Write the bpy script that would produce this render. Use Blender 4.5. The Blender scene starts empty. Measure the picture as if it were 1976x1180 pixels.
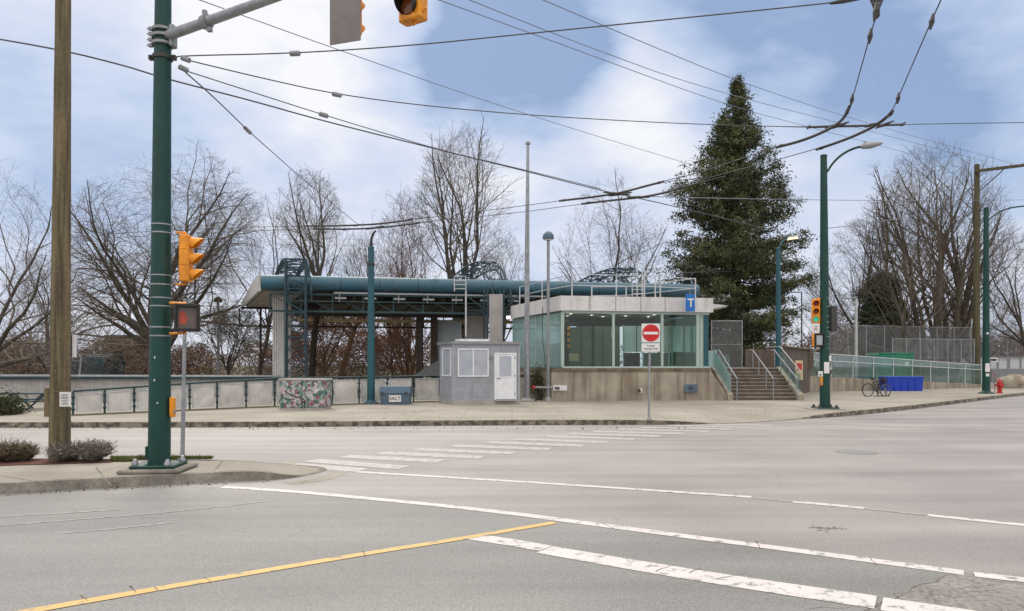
import bpy, math, random
import numpy as np
from mathutils import Vector, Matrix
R = math.radians
PI = math.pi
rnd = random.Random(7)

# ------------------------------------------------------------------ camera, world, sun, exposure
F = 1400.0; CX = 988.0; HY = 705.0; CAMZ = 1.8
sc = bpy.context.scene
col = sc.collection
cam_d = bpy.data.cameras.new('camera'); cam = bpy.data.objects.new('camera', cam_d); col.objects.link(cam)
cam.location = (0, 0, CAMZ); cam.rotation_euler = (R(90), 0, 0)
cam_d.sensor_width = 36; cam_d.lens = F / 1976 * 36; cam_d.shift_y = (HY - 590) / 1976
cam_d.clip_start = 0.1; cam_d.clip_end = 3000
sc.camera = cam
sc.view_settings.view_transform = 'Standard'; sc.view_settings.look = 'None'
sc.view_settings.exposure = 0.0; sc.view_settings.gamma = 1.0

SUN_AZ = R(-20); SUN_EL = R(38)
sd = bpy.data.lights.new('sun', 'SUN'); sd.energy = 1.5; sd.angle = R(26); sd.color = (1, .93, .82)
so = bpy.data.objects.new('sun', sd); col.objects.link(so)
sdir = Vector((math.sin(SUN_AZ) * math.cos(SUN_EL), math.cos(SUN_AZ) * math.cos(SUN_EL), math.sin(SUN_EL)))
so.rotation_euler = sdir.to_track_quat('Z', 'Y').to_euler(); so.location = (0, 0, 60)

def make_world():
    w = bpy.data.worlds.new('World'); sc.world = w; w.use_nodes = True
    nt = w.node_tree; N = nt.nodes; L = nt.links; N.clear()
    out = N.new('ShaderNodeOutputWorld'); bg = N.new('ShaderNodeBackground'); L.new(bg.outputs[0], out.inputs[0])
    sky = N.new('ShaderNodeTexSky'); sky.sky_type = 'NISHITA'; sky.sun_disc = False
    sky.sun_elevation = SUN_EL; sky.sun_rotation = SUN_AZ
    tc = N.new('ShaderNodeTexCoord')
    def vm(op, a, b=None, s=None):
        n = N.new('ShaderNodeVectorMath'); n.operation = op
        for i, v in enumerate((a, b)):
            if v is None: continue
            if isinstance(v, (tuple, list)): n.inputs[i].default_value = v
            else: L.new(v, n.inputs[i])
        if s is not None: n.inputs['Scale'].default_value = s
        return n
    def mt(op, a, b):
        n = N.new('ShaderNodeMath'); n.operation = op
        for i, v in enumerate((a, b)):
            if isinstance(v, (int, float)): n.inputs[i].default_value = v
            else: L.new(v, n.inputs[i])
        return n.outputs[0]
    gen = tc.outputs['Generated']
    flat = vm('MULTIPLY', gen, (1, 1, 2.1))
    nz = N.new('ShaderNodeTexNoise'); nz.inputs['Scale'].default_value = 2.6; nz.inputs['Detail'].default_value = 6; nz.inputs['Roughness'].default_value = .5
    L.new(flat.outputs[0], nz.inputs['Vector'])
    off = vm('SUBTRACT', nz.outputs['Color'], (.5, .5, .5)); off2 = vm('SCALE', off.outputs[0], s=.26)
    wd = vm('ADD', gen, off2.outputs[0]); wn = vm('NORMALIZE', wd.outputs[0])
    def dirpx(px, py): return tuple(Vector(((px - CX) / F, 1, (HY - py) / F)).normalized())
    blobs = [(560, 30, 12, .60), (470, 100, 7, .18), (640, 190, 5, .22), (1290, 190, 6, .30), (1230, 260, 6, .22), (1330, 330, 6, .18), (860, 320, 8, .28), (980, 290, 6, .15),
             (1000, 130, 9, -.72), (840, 110, 6, -.30), (1120, 190, 5, -.25), (720, 120, 4, -.15), (1560, 60, 12, -.38), (1380, 40, 6, -.2), (1720, 150, 8, -.25), (1900, 250, 9, -.26), (1640, 200, 5, .18),
             (480, 220, 7, -.12), (650, 290, 6, -.12), (1900, 60, 7, .20), (1600, 330, 7, .2), (280, 250, 10, -.08), (80, 40, 6, .12), (200, 120, 6, .10),
             (60, 200, 8, -.10), (1510, 240, 4, .25), (640, 370, 5, .20), (1050, 350, 5, .12), (350, 60, 6, .1)]
    acc = None
    for px, py, r, wgt in blobs:
        d = vm('DOT_PRODUCT', wn.outputs[0], dirpx(px, py))
        mr = N.new('ShaderNodeMapRange'); mr.interpolation_type = 'SMOOTHSTEP'
        mr.inputs['From Min'].default_value = math.cos(R(r)); mr.inputs['From Max'].default_value = 1
        mr.inputs['To Min'].default_value = 0; mr.inputs['To Max'].default_value = wgt
        L.new(d.outputs['Value'], mr.inputs['Value'])
        acc = mr.outputs[0] if acc is None else mt('ADD', acc, mr.outputs[0])
    n2 = N.new('ShaderNodeTexNoise'); n2.inputs['Scale'].default_value = 4.2; n2.inputs['Detail'].default_value = 9; n2.inputs['Roughness'].default_value = .56
    L.new(flat.outputs[0], n2.inputs['Vector'])
    f = mt('ADD', acc, mt('MULTIPLY', mt('SUBTRACT', n2.outputs['Fac'], .5), 1.05))
    n3 = N.new('ShaderNodeTexNoise'); n3.inputs['Scale'].default_value = 11; n3.inputs['Detail'].default_value = 8; n3.inputs['Roughness'].default_value = .6
    st = vm('MULTIPLY', gen, (1, 1, 2.8)); L.new(st.outputs[0], n3.inputs['Vector'])
    f = mt('ADD', f, mt('MULTIPLY', mt('SUBTRACT', n3.outputs['Fac'], .5), .62))
    # paler towards the horizon
    sx = N.new('ShaderNodeSeparateXYZ'); L.new(gen, sx.inputs[0])
    hz = N.new('ShaderNodeMapRange'); hz.inputs['From Min'].default_value = 0; hz.inputs['From Max'].default_value = .3
    hz.inputs['To Min'].default_value = .26; hz.inputs['To Max'].default_value = 0; L.new(sx.outputs['Z'], hz.inputs['Value'])
    f = mt('ADD', mt('ADD', mt('MULTIPLY', f, .86), .43), hz.outputs[0])
    cr = N.new('ShaderNodeValToRGB'); e = cr.color_ramp.elements
    e[0].position = 0; e[0].color = (.31, .43, .67, 1); e[1].position = 1; e[1].color = (.96, .97, 1, 1)
    for p, c in ((.20, (.44, .56, .79, 1)), (.42, (.58, .68, .88, 1)), (.68, (.74, .79, .93, 1)), (.85, (.86, .89, .97, 1))):
        x = e.new(p); x.color = c
    L.new(f, cr.inputs[0])
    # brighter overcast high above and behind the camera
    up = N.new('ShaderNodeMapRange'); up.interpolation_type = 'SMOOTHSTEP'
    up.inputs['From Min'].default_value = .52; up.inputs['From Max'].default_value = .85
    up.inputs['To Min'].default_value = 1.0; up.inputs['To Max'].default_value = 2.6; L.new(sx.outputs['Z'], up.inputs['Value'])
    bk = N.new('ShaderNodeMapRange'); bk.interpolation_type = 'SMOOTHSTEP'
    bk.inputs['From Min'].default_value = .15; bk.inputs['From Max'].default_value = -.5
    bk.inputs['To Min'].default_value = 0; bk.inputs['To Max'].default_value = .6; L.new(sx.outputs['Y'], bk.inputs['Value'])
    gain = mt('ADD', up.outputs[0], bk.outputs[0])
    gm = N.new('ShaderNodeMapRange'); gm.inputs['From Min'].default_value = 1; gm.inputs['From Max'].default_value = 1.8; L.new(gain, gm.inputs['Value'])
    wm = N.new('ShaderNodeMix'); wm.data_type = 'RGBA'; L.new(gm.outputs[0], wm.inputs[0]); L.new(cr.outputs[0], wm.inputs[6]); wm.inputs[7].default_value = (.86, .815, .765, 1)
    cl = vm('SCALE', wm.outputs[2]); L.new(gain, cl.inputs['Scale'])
    ns = vm('SCALE', sky.outputs[0], s=.08)
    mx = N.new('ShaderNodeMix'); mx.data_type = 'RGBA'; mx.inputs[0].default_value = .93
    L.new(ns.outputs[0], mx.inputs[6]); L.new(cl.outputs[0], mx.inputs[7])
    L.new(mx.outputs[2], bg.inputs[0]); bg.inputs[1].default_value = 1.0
make_world()

# ------------------------------------------------------------------ helpers
def P(px, py, Y): return Vector(((px - CX) / F * Y, Y, CAMZ + (HY - py) / F * Y))
def G(px, py, z=0.0):
    Y = F * (CAMZ - z) / (py - HY)
    return Vector(((px - CX) / F * Y, Y, z))
def Xp(px, Y): return (px - CX) / F * Y
def Zp(py, Y): return CAMZ + (HY - py) / F * Y

class MB:
    def __init__(s): s.v = []; s.f = []
    def add(s, vs, fs):
        b = len(s.v); s.v += [tuple(v) for v in vs]; s.f += [tuple(b + i for i in f) for f in fs]; return s
    def obox(s, c, ax, ay, az):
        c, ax, ay, az = map(Vector, (c, ax, ay, az)); vs = []
        for k in (-1, 1):
            for j in (-1, 1):
                for i in (-1, 1): vs.append(c + ax * i + ay * j + az * k)
        return s.add(vs, [(0, 2, 3, 1), (4, 5, 7, 6), (0, 1, 5, 4), (2, 6, 7, 3), (0, 4, 6, 2), (1, 3, 7, 5)])
    def box(s, c, size, rz=0):
        ca, sa = math.cos(rz), math.sin(rz)
        return s.obox(c, (ca * size[0] / 2, sa * size[0] / 2, 0), (-sa * size[1] / 2, ca * size[1] / 2, 0), (0, 0, size[2] / 2))
    def box2(s, a, b): # min, max
        return s.box([(x + y) / 2 for x, y in zip(a, b)], [abs(y - x) for x, y in zip(a, b)])
    def rbox(s, c, size, rz=0, b=.02, ax='z'):
        # box with chamfered vertical edges
        x, y, z = size[0] / 2, size[1] / 2, size[2] / 2; ca, sa = math.cos(rz), math.sin(rz)
        pr = [(-x + b, -y), (x - b, -y), (x, -y + b), (x, y - b), (x - b, y), (-x + b, y), (-x, y - b), (-x, -y + b)]
        rings = []
        for zz, k in ((-z, b * .6), (-z + b * .6, 0), (z - b * .6, 0), (z, b * .6)):
            rg = []
            for px, py in pr:
                qx = px * (1 - k / x); qy = py * (1 - k / y)
                rg.append((c[0] + qx * ca - qy * sa, c[1] + qx * sa + qy * ca, c[2] + zz))
            rings.append(rg)
        vs = sum(rings, []); fs = []
        for r_ in range(3):
            for i in range(8):
                j = (i + 1) % 8; fs.append((r_ * 8 + i, r_ * 8 + j, r_ * 8 + 8 + j, r_ * 8 + 8 + i))
        fs.append(tuple(range(7, -1, -1))); fs.append(tuple(range(24, 32)))
        return s.add(vs, fs)
    def beam(s, a, b, w, h=None):
        a, b = Vector(a), Vector(b); d = b - a; L = d.length
        if L < 1e-6: return s
        d /= L; up = Vector((0, 0, 1)) if abs(d.z) < .95 else Vector((1, 0, 0))
        sx = d.cross(up).normalized(); sy = sx.cross(d)
        return s.obox((a + b) / 2, d * L / 2, sx * w / 2, sy * (h or w) / 2)
    def tube(s, pts, r, n=8, caps=True):
        pts = [Vector(p) for p in pts]; m = len(pts)
        rs = r if isinstance(r, (list, tuple)) else [r] * m
        b = len(s.v); prev = None
        for i, p in enumerate(pts):
            t = (pts[min(i + 1, m - 1)] - pts[max(i - 1, 0)]).normalized()
            if prev is None:
                u = t.orthogonal().normalized()
            else:
                u = (prev - t * prev.dot(t)).normalized()
            prev = u; w = t.cross(u)
            for k in range(n):
                a = 2 * PI * k / n; s.v.append(tuple(p + (u * math.cos(a) + w * math.sin(a)) * rs[i]))
        for i in range(m - 1):
            for k in range(n):
                k2 = (k + 1) % n; s.f.append((b + i * n + k, b + i * n + k2, b + i * n + n + k2, b + i * n + n + k))
        if caps:
            s.f.append(tuple(b + k for k in range(n - 1, -1, -1))); s.f.append(tuple(b + (m - 1) * n + k for k in range(n)))
        return s
    def cyl(s, a, b, r0, r1=None, n=12): return s.tube([a, b], [r0, r0 if r1 is None else r1], n)
    def lathe(s, c, prof, n=16):
        # prof: (r, z) from bottom to top
        b = len(s.v)
        for r, z in prof:
            for k in range(n):
                a = 2 * PI * k / n; s.v.append((c[0] + r * math.cos(a), c[1] + r * math.sin(a), c[2] + z))
        for i in range(len(prof) - 1):
            for k in range(n):
                k2 = (k + 1) % n; s.f.append((b + i * n + k, b + i * n + k2, b + i * n + n + k2, b + i * n + n + k))
        s.f.append(tuple(b + k for k in range(n - 1, -1, -1))); s.f.append(tuple(b + (len(prof) - 1) * n + k for k in range(n)))
        return s
    def prism(s, poly, z0, z1):
        n = len(poly)
        vs = [(p[0], p[1], z0) for p in poly] + [(p[0], p[1], z1) for p in poly]
        fs = [tuple(range(n - 1, -1, -1)), tuple(range(n, 2 * n))] + [(i, (i + 1) % n, n + (i + 1) % n, n + i) for i in range(n)]
        return s.add(vs, fs)
    def slab(s, poly, thick):
        # 3-D polygon extruded along its thickness vector
        t = Vector(thick); n = len(poly); vs = [Vector(p) for p in poly]; vs += [v + t for v in vs]
        fs = [tuple(range(n - 1, -1, -1)), tuple(range(n, 2 * n))] + [(i, (i + 1) % n, n + (i + 1) % n, n + i) for i in range(n)]
        return s.add(vs, fs)
    def build(s, name, m, parent=None, smooth=False, world=True, sm_angle=None):
        me = bpy.data.meshes.new(name)
        vs = s.v
        if parent is not None and world:
            Mi = root_inv(parent); vs = [tuple(Mi @ Vector(v)) for v in vs]
        me.from_pydata(vs, [], s.f); me.validate(); me.update()
        o = bpy.data.objects.new(name, me); col.objects.link(o)
        if parent is not None: o.parent = parent
        if m: me.materials.append(m)
        if smooth:
            me.polygons.foreach_set('use_smooth', [True] * len(me.polygons))
            try: me.set_sharp_from_angle(angle=R(40))
            except Exception: pass
        return o

def root_inv(p):
    while p.parent is not None: p = p.parent
    return (Matrix.Translation(p.location) @ Matrix.Rotation(p.rotation_euler.z, 4, 'Z')).inverted()

def np_mesh(name, V, faces, m, parent=None, smooth=False):
    # V (n,3), faces list of (k,size) arrays
    if parent is not None:
        Mi = np.array(root_inv(parent)); V = V @ Mi[:3, :3].T + Mi[:3, 3]
    me = bpy.data.meshes.new(name)
    me.vertices.add(len(V)); me.vertices.foreach_set('co', np.asarray(V, dtype=np.float32).ravel())
    faces = [f for f in faces if len(f)]
    nl = sum(f.size for f in faces); nf = sum(len(f) for f in faces)
    me.loops.add(nl); me.polygons.add(nf)
    me.loops.foreach_set('vertex_index', np.concatenate([f.ravel() for f in faces]).astype(np.int32))
    tot = np.concatenate([np.full(len(f), f.shape[1]) for f in faces]).astype(np.int32)
    st = np.concatenate([[0], np.cumsum(tot)[:-1]]).astype(np.int32)
    me.polygons.foreach_set('loop_start', st)
    if smooth: me.polygons.foreach_set('use_smooth', np.ones(nf, dtype=bool))
    me.update(calc_edges=True); me.validate()
    if m: me.materials.append(m)
    o = bpy.data.objects.new(name, me); col.objects.link(o)
    if parent is not None: o.parent = parent
    return o

def tag(o, label=None, cat=None, group=None, kind=None):
    if label: o['label'] = label
    if cat: o['category'] = cat
    if group: o['group'] = group
    if kind: o['kind'] = kind
    return o
def thing(name, label, cat, loc=(0, 0, 0), rz=0, group=None):
    o = bpy.data.objects.new(name, None); col.objects.link(o); o.empty_display_size = .2
    o.location = loc; o.rotation_euler = (0, 0, rz)
    return tag(o, label, cat, group)
def struct(o): o['kind'] = 'structure'; return o

def text(name, s, size, origin, right, up, m, parent, extrude=.002, sx=1.0):
    cu = bpy.data.curves.new(name, 'FONT'); cu.body = s; cu.size = size; cu.align_x = 'CENTER'; cu.align_y = 'CENTER'; cu.extrude = extrude; cu.resolution_u = 3
    cu.offset = size * .012
    t = bpy.data.objects.new(name, cu); me = bpy.data.meshes.new_from_object(t)
    right = Vector(right).normalized(); up = Vector(up).normalized(); nrm = right.cross(up); origin = Vector(origin)
    Mi = root_inv(parent)
    for v in me.vertices: v.co = Mi @ (origin + right * v.co.x * sx + up * v.co.y + nrm * v.co.z)
    me.materials.clear(); me.materials.append(m)
    bpy.data.objects.remove(t)
    o = bpy.data.objects.new(name, me); col.objects.link(o); o.parent = parent
    return o

# ------------------------------------------------------------------ materials
def mat(name, c1, c2=None, scale=4.0, rough=.7, metal=0.0, bump=0.0, bscale=None, stretch=None, spec=.4, mid=(.35, .65), detail=6, fine=None, rvar=0.0):
    m = bpy.data.materials.new(name); m.use_nodes = True; nt = m.node_tree; N = nt.nodes; L = nt.links
    b = N['Principled BSDF']; b.inputs['Roughness'].default_value = rough; b.inputs['Metallic'].default_value = metal
    b.inputs['Specular IOR Level'].default_value = spec
    if c2 is None: c2 = tuple(x * .82 for x in c1)
    tc = N.new('ShaderNodeTexCoord'); mp = N.new('ShaderNodeMapping'); L.new(tc.outputs['Object'], mp.inputs[0])
    if stretch: mp.inputs['Scale'].default_value = stretch
    nz = N.new('ShaderNodeTexNoise'); nz.inputs['Scale'].default_value = scale; nz.inputs['Detail'].default_value = detail; L.new(mp.outputs[0], nz.inputs['Vector'])
    cr = N.new('ShaderNodeValToRGB'); cr.color_ramp.elements[0].position = mid[0]; cr.color_ramp.elements[1].position = mid[1]
    cr.color_ramp.elements[0].color = (*c1, 1); cr.color_ramp.elements[1].color = (*c2, 1); L.new(nz.outputs['Fac'], cr.inputs[0])
    colr = cr.outputs[0]
    if fine:
        n3 = N.new('ShaderNodeTexNoise'); n3.inputs['Scale'].default_value = fine[0]; n3.inputs['Detail'].default_value = 3; L.new(tc.outputs['Object'], n3.inputs['Vector'])
        mr = N.new('ShaderNodeMapRange'); mr.inputs['From Min'].default_value = .3; mr.inputs['From Max'].default_value = .7
        mr.inputs['To Min'].default_value = 1 - fine[1]; mr.inputs['To Max'].default_value = 1 + fine[1]; L.new(n3.outputs['Fac'], mr.inputs['Value'])
        vs = N.new('ShaderNodeVectorMath'); vs.operation = 'SCALE'; L.new(colr, vs.inputs[0]); L.new(mr.outputs[0], vs.inputs['Scale']); colr = vs.outputs[0]
    L.new(colr, b.inputs['Base Color'])
    if rvar:
        mr2 = N.new('ShaderNodeMapRange'); mr2.inputs['To Min'].default_value = rough - rvar; mr2.inputs['To Max'].default_value = rough + rvar
        L.new(nz.outputs['Fac'], mr2.inputs['Value']); L.new(mr2.outputs[0], b.inputs['Roughness'])
    if bump:
        n4 = N.new('ShaderNodeTexNoise'); n4.inputs['Scale'].default_value = bscale or scale * 6; n4.inputs['Detail'].default_value = 4; L.new(mp.outputs[0], n4.inputs['Vector'])
        bp = N.new('ShaderNodeBump'); bp.inputs['Strength'].default_value = bump; bp.inputs['Distance'].default_value = .02
        L.new(n4.outputs['Fac'], bp.inputs['Height']); L.new(bp.outputs[0], b.inputs['Normal'])
    return m
def emis(name, c, s):
    m = mat(name, c, c); b = m.node_tree.nodes['Principled BSDF']; b.inputs['Emission Color'].default_value = (*c, 1); b.inputs['Emission Strength'].default_value = s
    return m
def glass(name, tint, opac, refl=.08, body=(.5, .75, .72), rough=.03):
    m = bpy.data.materials.new(name); m.use_nodes = True; N = m.node_tree.nodes; L = m.node_tree.links; N.clear()
    o = N.new('ShaderNodeOutputMaterial'); tr = N.new('ShaderNodeBsdfTransparent'); tr.inputs[0].default_value = (*tint, 1)
    df = N.new('ShaderNodeBsdfDiffuse'); tl = N.new('ShaderNodeBsdfTranslucent'); gl = N.new('ShaderNodeBsdfGlossy'); gl.inputs['Roughness'].default_value = rough
    tc = N.new('ShaderNodeTexCoord'); nz = N.new('ShaderNodeTexNoise'); nz.inputs['Scale'].default_value = 1.2; L.new(tc.outputs['Object'], nz.inputs['Vector'])
    cr = N.new('ShaderNodeValToRGB'); cr.color_ramp.elements[0].color = (*[x * .8 for x in body], 1); cr.color_ramp.elements[1].color = (*body, 1); L.new(nz.outputs['Fac'], cr.inputs[0])
    L.new(cr.outputs[0], df.inputs[0]); L.new(cr.outputs[0], tl.inputs[0])
    m0 = N.new('ShaderNodeMixShader'); m0.inputs[0].default_value = .5; L.new(df.outputs[0], m0.inputs[1]); L.new(tl.outputs[0], m0.inputs[2])
    m1 = N.new('ShaderNodeMixShader'); m1.inputs[0].default_value = opac; L.new(tr.outputs[0], m1.inputs[1]); L.new(m0.outputs[0], m1.inputs[2])
    lw = N.new('ShaderNodeFresnel'); lw.inputs[0].default_value = 1.45
    ad = N.new('ShaderNodeMapRange'); ad.inputs['From Min'].default_value = .03; ad.inputs['From Max'].default_value = .5; ad.inputs['To Min'].default_value = refl; ad.inputs['To Max'].default_value = refl + .10; L.new(lw.outputs[0], ad.inputs['Value'])
    m2 = N.new('ShaderNodeMixShader'); L.new(ad.outputs[0], m2.inputs[0]); L.new(m1.outputs[0], m2.inputs[1]); L.new(gl.outputs[0], m2.inputs[2])
    L.new(m2.outputs[0], o.inputs[0]); return m

M = {}
def asphalt(name, c1, c2, rough):
    m = mat(name, c1, c2, scale=.35, rough=rough, bump=.55, bscale=55, fine=(48, .25), spec=.45, mid=(.38, .62), rvar=.08)
    nt = m.node_tree; N = nt.nodes; L = nt.links; b = N['Principled BSDF']
    # long tyre-polished streaks and hairline cracks with shapes of their own
    tc = N.new('ShaderNodeTexCoord'); mp = N.new('ShaderNodeMapping'); mp.inputs['Rotation'].default_value = (0, 0, R(-8)); mp.inputs['Scale'].default_value = (.12, 1.1, 1); L.new(tc.outputs['Object'], mp.inputs[0])
    nz = N.new('ShaderNodeTexNoise'); nz.inputs['Scale'].default_value = 1.0; nz.inputs['Detail'].default_value = 5; L.new(mp.outputs[0], nz.inputs['Vector'])
    mr = N.new('ShaderNodeMapRange'); mr.inputs['From Min'].default_value = .35; mr.inputs['From Max'].default_value = .68; mr.inputs['To Min'].default_value = .82; mr.inputs['To Max'].default_value = 1.12
    L.new(nz.outputs['Fac'], mr.inputs['Value'])
    old = b.inputs['Base Color'].links[0].from_socket
    n5 = N.new('ShaderNodeTexNoise'); n5.inputs['Scale'].default_value = .5; n5.inputs['Detail'].default_value = 8; L.new(tc.outputs['Object'], n5.inputs['Vector'])
    wv = N.new('ShaderNodeVectorMath'); wv.operation = 'ADD'; L.new(tc.outputs['Object'], wv.inputs[0]); L.new(n5.outputs['Color'], wv.inputs[1])
    vo = N.new('ShaderNodeTexVoronoi'); vo.feature = 'DISTANCE_TO_EDGE'; vo.inputs['Scale'].default_value = .16; L.new(wv.outputs[0], vo.inputs['Vector'])
    ck = N.new('ShaderNodeMapRange'); ck.inputs['From Min'].default_value = .0006; ck.inputs['From Max'].default_value = .0028; ck.inputs['To Min'].default_value = .90; ck.inputs['To Max'].default_value = 1
    L.new(vo.outputs['Distance'], ck.inputs['Value'])
    mm = N.new('ShaderNodeMath'); mm.operation = 'MULTIPLY'; L.new(mr.outputs[0], mm.inputs[0]); L.new(ck.outputs[0], mm.inputs[1])
    sc_ = N.new('ShaderNodeVectorMath'); sc_.operation = 'SCALE'; L.new(old, sc_.inputs[0]); L.new(mm.outputs[0], sc_.inputs['Scale']); L.new(sc_.outputs[0], b.inputs['Base Color'])
    return m
M['road'] = asphalt('asphalt_warm', (.243, .226, .216), (.292, .272, .260), .60)
M['near'] = asphalt('asphalt_grey', (.186, .182, .174), (.228, .222, .212), .64)
def paint(name, c, under, lo=.38, hi=.48):
    m = mat(name, c, tuple(x * .93 for x in c), scale=3, rough=.6, fine=(60, .08))
    nt = m.node_tree; N = nt.nodes; L = nt.links; b = N['Principled BSDF']; tc = N.new('ShaderNodeTexCoord')
    nz = N.new('ShaderNodeTexNoise'); nz.inputs['Scale'].default_value = 7; nz.inputs['Detail'].default_value = 9; nz.inputs['Roughness'].default_value = .72; L.new(tc.outputs['Object'], nz.inputs['Vector'])
    mr = N.new('ShaderNodeMapRange'); mr.inputs['From Min'].default_value = lo; mr.inputs['From Max'].default_value = hi; L.new(nz.outputs['Fac'], mr.inputs['Value'])
    mx = N.new('ShaderNodeMix'); mx.data_type = 'RGBA'; mx.inputs[6].default_value = (*under, 1)
    old = b.inputs['Base Color'].links[0].from_socket; L.new(old, mx.inputs[7]); L.new(mr.outputs[0], mx.inputs[0]); L.new(mx.outputs[2], b.inputs['Base Color'])
    return m
M['white_paint'] = paint('road_paint_white', (.56, .53, .51), (.21, .20, .19), .38, .47)
M['worn_paint'] = paint('road_paint_worn', (.38, .355, .345), (.245, .222, .212), .38, .66)
M['zebra'] = paint('zebra_paint', (.47, .44, .43), (.24, .22, .21), .36, .60)
M['yellow_paint'] = paint('road_paint_yellow', (.56, .37, .13), (.20, .19, .17), .36, .46)
M['walk'] = mat('pavement_concrete', (.325, .297, .252), (.255, .230, .193), scale=.6, rough=.85, bump=.3, bscale=40, fine=(30, .08))
M['kerb'] = mat('kerb_concrete', (.24, .22, .19), (.13, .12, .10), scale=3, rough=.9, bump=.4, fine=(25, .2))
M['kerb_old'] = mat('kerb_weathered', (.20, .18, .145), (.07, .06, .045), scale=5, rough=.95, bump=.5, fine=(25, .3), mid=(.42, .58))
M['ground'] = mat('earth_and_grass', (.085, .075, .045), (.06, .075, .03), scale=.4, rough=.95)
M['mulch'] = mat('mulch', (.14, .05, .035), (.08, .04, .03), scale=20, rough=.95, bump=.6)
M['moss'] = mat('moss_strip', (.06, .065, .03), (.10, .085, .05), scale=3, rough=.95)
M['green_pole'] = mat('green_enamel', (.003, .046, .036), (.002, .034, .027), scale=2.5, rough=.42, fine=(12, .10), stretch=(1, 1, .3), spec=.35, bump=.08, bscale=8)
M['teal_pole'] = mat('teal_enamel', (.010, .082, .108), (.014, .066, .088), scale=2, rough=.45, fine=(10, .12), stretch=(1, 1, .3))
M['teal'] = mat('teal_steel', (.010, .044, .062), (.014, .034, .046), scale=2, rough=.5, fine=(8, .15))
M['teal_dark'] = mat('teal_rail', (.015, .055, .065), (.02, .04, .045), scale=3, rough=.55)
M['tube'] = mat('teal_tube_weathered', (.028, .098, .145), (.04, .09, .115), scale=1.1, rough=.42, fine=(5, .14), stretch=(1, 1, 2))
M['rust'] = mat('brown_steel', (.045, .028, .02), (.03, .02, .016), scale=3, rough=.8)
M['wood_pole'] = mat('pole_wood', (.180, .140, .078), (.070, .056, .034), scale=11, rough=.9, stretch=(1.4, 1.4, .06), bump=.6, bscale=26, fine=(14, .16))
M['wood_dark'] = mat('pole_wood_dark', (.10, .085, .045), (.06, .05, .03), scale=7, rough=.9, stretch=(1, 1, .08))
M['yellow'] = mat('signal_yellow', (.78, .30, .015), (.62, .22, .012), scale=3, rough=.45, fine=(9, .12))
M['black'] = mat('black_plastic', (.012, .011, .011), (.02, .017, .015), scale=5, rough=.5)
M['dark'] = mat('dark_steel', (.035, .035, .036), (.05, .045, .04), scale=5, rough=.6)
M['wire'] = mat('cable', (.055, .057, .068), (.07, .07, .078), scale=2, rough=.6)
M['wire_thin'] = mat('cable_pale', (.16, .18, .24), (.2, .21, .26), scale=2, rough=.6)
M['steel'] = mat('galvanised', (.33, .34, .36), (.24, .25, .27), scale=6, rough=.45, metal=.5, fine=(14, .12))
M['steel_grey'] = mat('grey_painted_steel', (.26, .27, .28), (.20, .21, .22), scale=4, rough=.5, metal=.2)
M['backplate'] = mat('grey_backplate', (.21, .185, .18), (.17, .15, .145), scale=2.5, rough=.7, fine=(6, .08))
M['rail_white'] = mat('white_rail', (.50, .51, .53), (.40, .41, .43), scale=5, rough=.45)
M['concrete'] = mat('stained_concrete', (.32, .28, .225), (.15, .115, .08), scale=3.2, rough=.9, stretch=(1, 1, .10), mid=(.42, .78), bump=.3, bscale=12, fine=(1.3, .18))
M['concrete_top'] = mat('stained_coping', (.17, .135, .09), (.11, .085, .05), scale=2, rough=.9, fine=(5, .2))
M['concrete_pale'] = mat('pale_concrete', (.36, .34, .32), (.28, .265, .25), scale=1.5, rough=.85, fine=(6, .10))
M['concrete_dark'] = mat('brown_concrete', (.13, .10, .085), (.09, .07, .055), scale=2, rough=.9, stretch=(1, 1, .2), fine=(4, .15))
M['parapet'] = mat('parapet_panel', (.60, .59, .585), (.50, .49, .485), scale=.9, rough=.6, fine=(5, .06), stretch=(1, 1, .4))
M['white'] = mat('white_enamel', (.72, .73, .76), (.64, .65, .68), scale=4, rough=.5)
M['shed'] = mat('grey_vinyl_siding', (.31, .33, .365), (.28, .295, .325), scale=2.5, rough=.6, fine=(4, .08))
M['blind'] = mat('window_blind', (.40, .43, .48), (.33, .36, .42), scale=1.5, rough=.35, spec=.6)
M['panel'] = mat('pale_fence_panel', (.60, .575, .545), (.44, .415, .385), scale=1.6, rough=.5, fine=(3, .08))
M['wallwhite'] = mat('pale_wall_panel', (.46, .44, .42), (.33, .31, .29), scale=1.0, rough=.7, stretch=(1, 1, .4), fine=(4, .10))
M['red'] = mat('red_paint', (.55, .012, .01), (.45, .01, .01), scale=6, rough=.4)
M['hyd'] = mat('hydrant_red', (.50, .025, .025), (.36, .02, .02), scale=9, rough=.5)
M['signwhite'] = mat('sign_white', (.70, .68, .68), (.62, .60, .60), scale=5, rough=.5)
M['blue'] = mat('transit_blue', (.012, .14, .46), (.01, .12, .40), scale=3, rough=.4)
M['bin_blue'] = mat('blue_tarp_bin', (.012, .055, .48), (.01, .04, .36), scale=4, rough=.5, bump=.3, bscale=7)
M['salt'] = mat('slate_blue_bin', (.085, .135, .185), (.065, .105, .15), scale=5, rough=.6, fine=(9, .12))
M['green_bin'] = mat('green_container', (.02, .19, .11), (.015, .15, .09), scale=3, rough=.5)
M['ink'] = mat('ink', (.02, .02, .025), (.03, .03, .03), scale=4)
M['bark'] = mat('bark', (.075, .063, .047), (.045, .038, .030), scale=3, rough=.95)
M['bark_light'] = mat('bark_light', (.125, .105, .075), (.075, .062, .046), scale=3, rough=.95)
M['bark_ivy'] = mat('bark_brown', (.13, .070, .038), (.075, .045, .026), scale=3, rough=.95)
M['twig'] = mat('twigs', (.145, .118, .095), (.095, .078, .062), scale=1, rough=.95)
M['twig_red'] = mat('twigs_reddish', (.135, .065, .045), (.085, .045, .032), scale=1, rough=.95)
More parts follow.
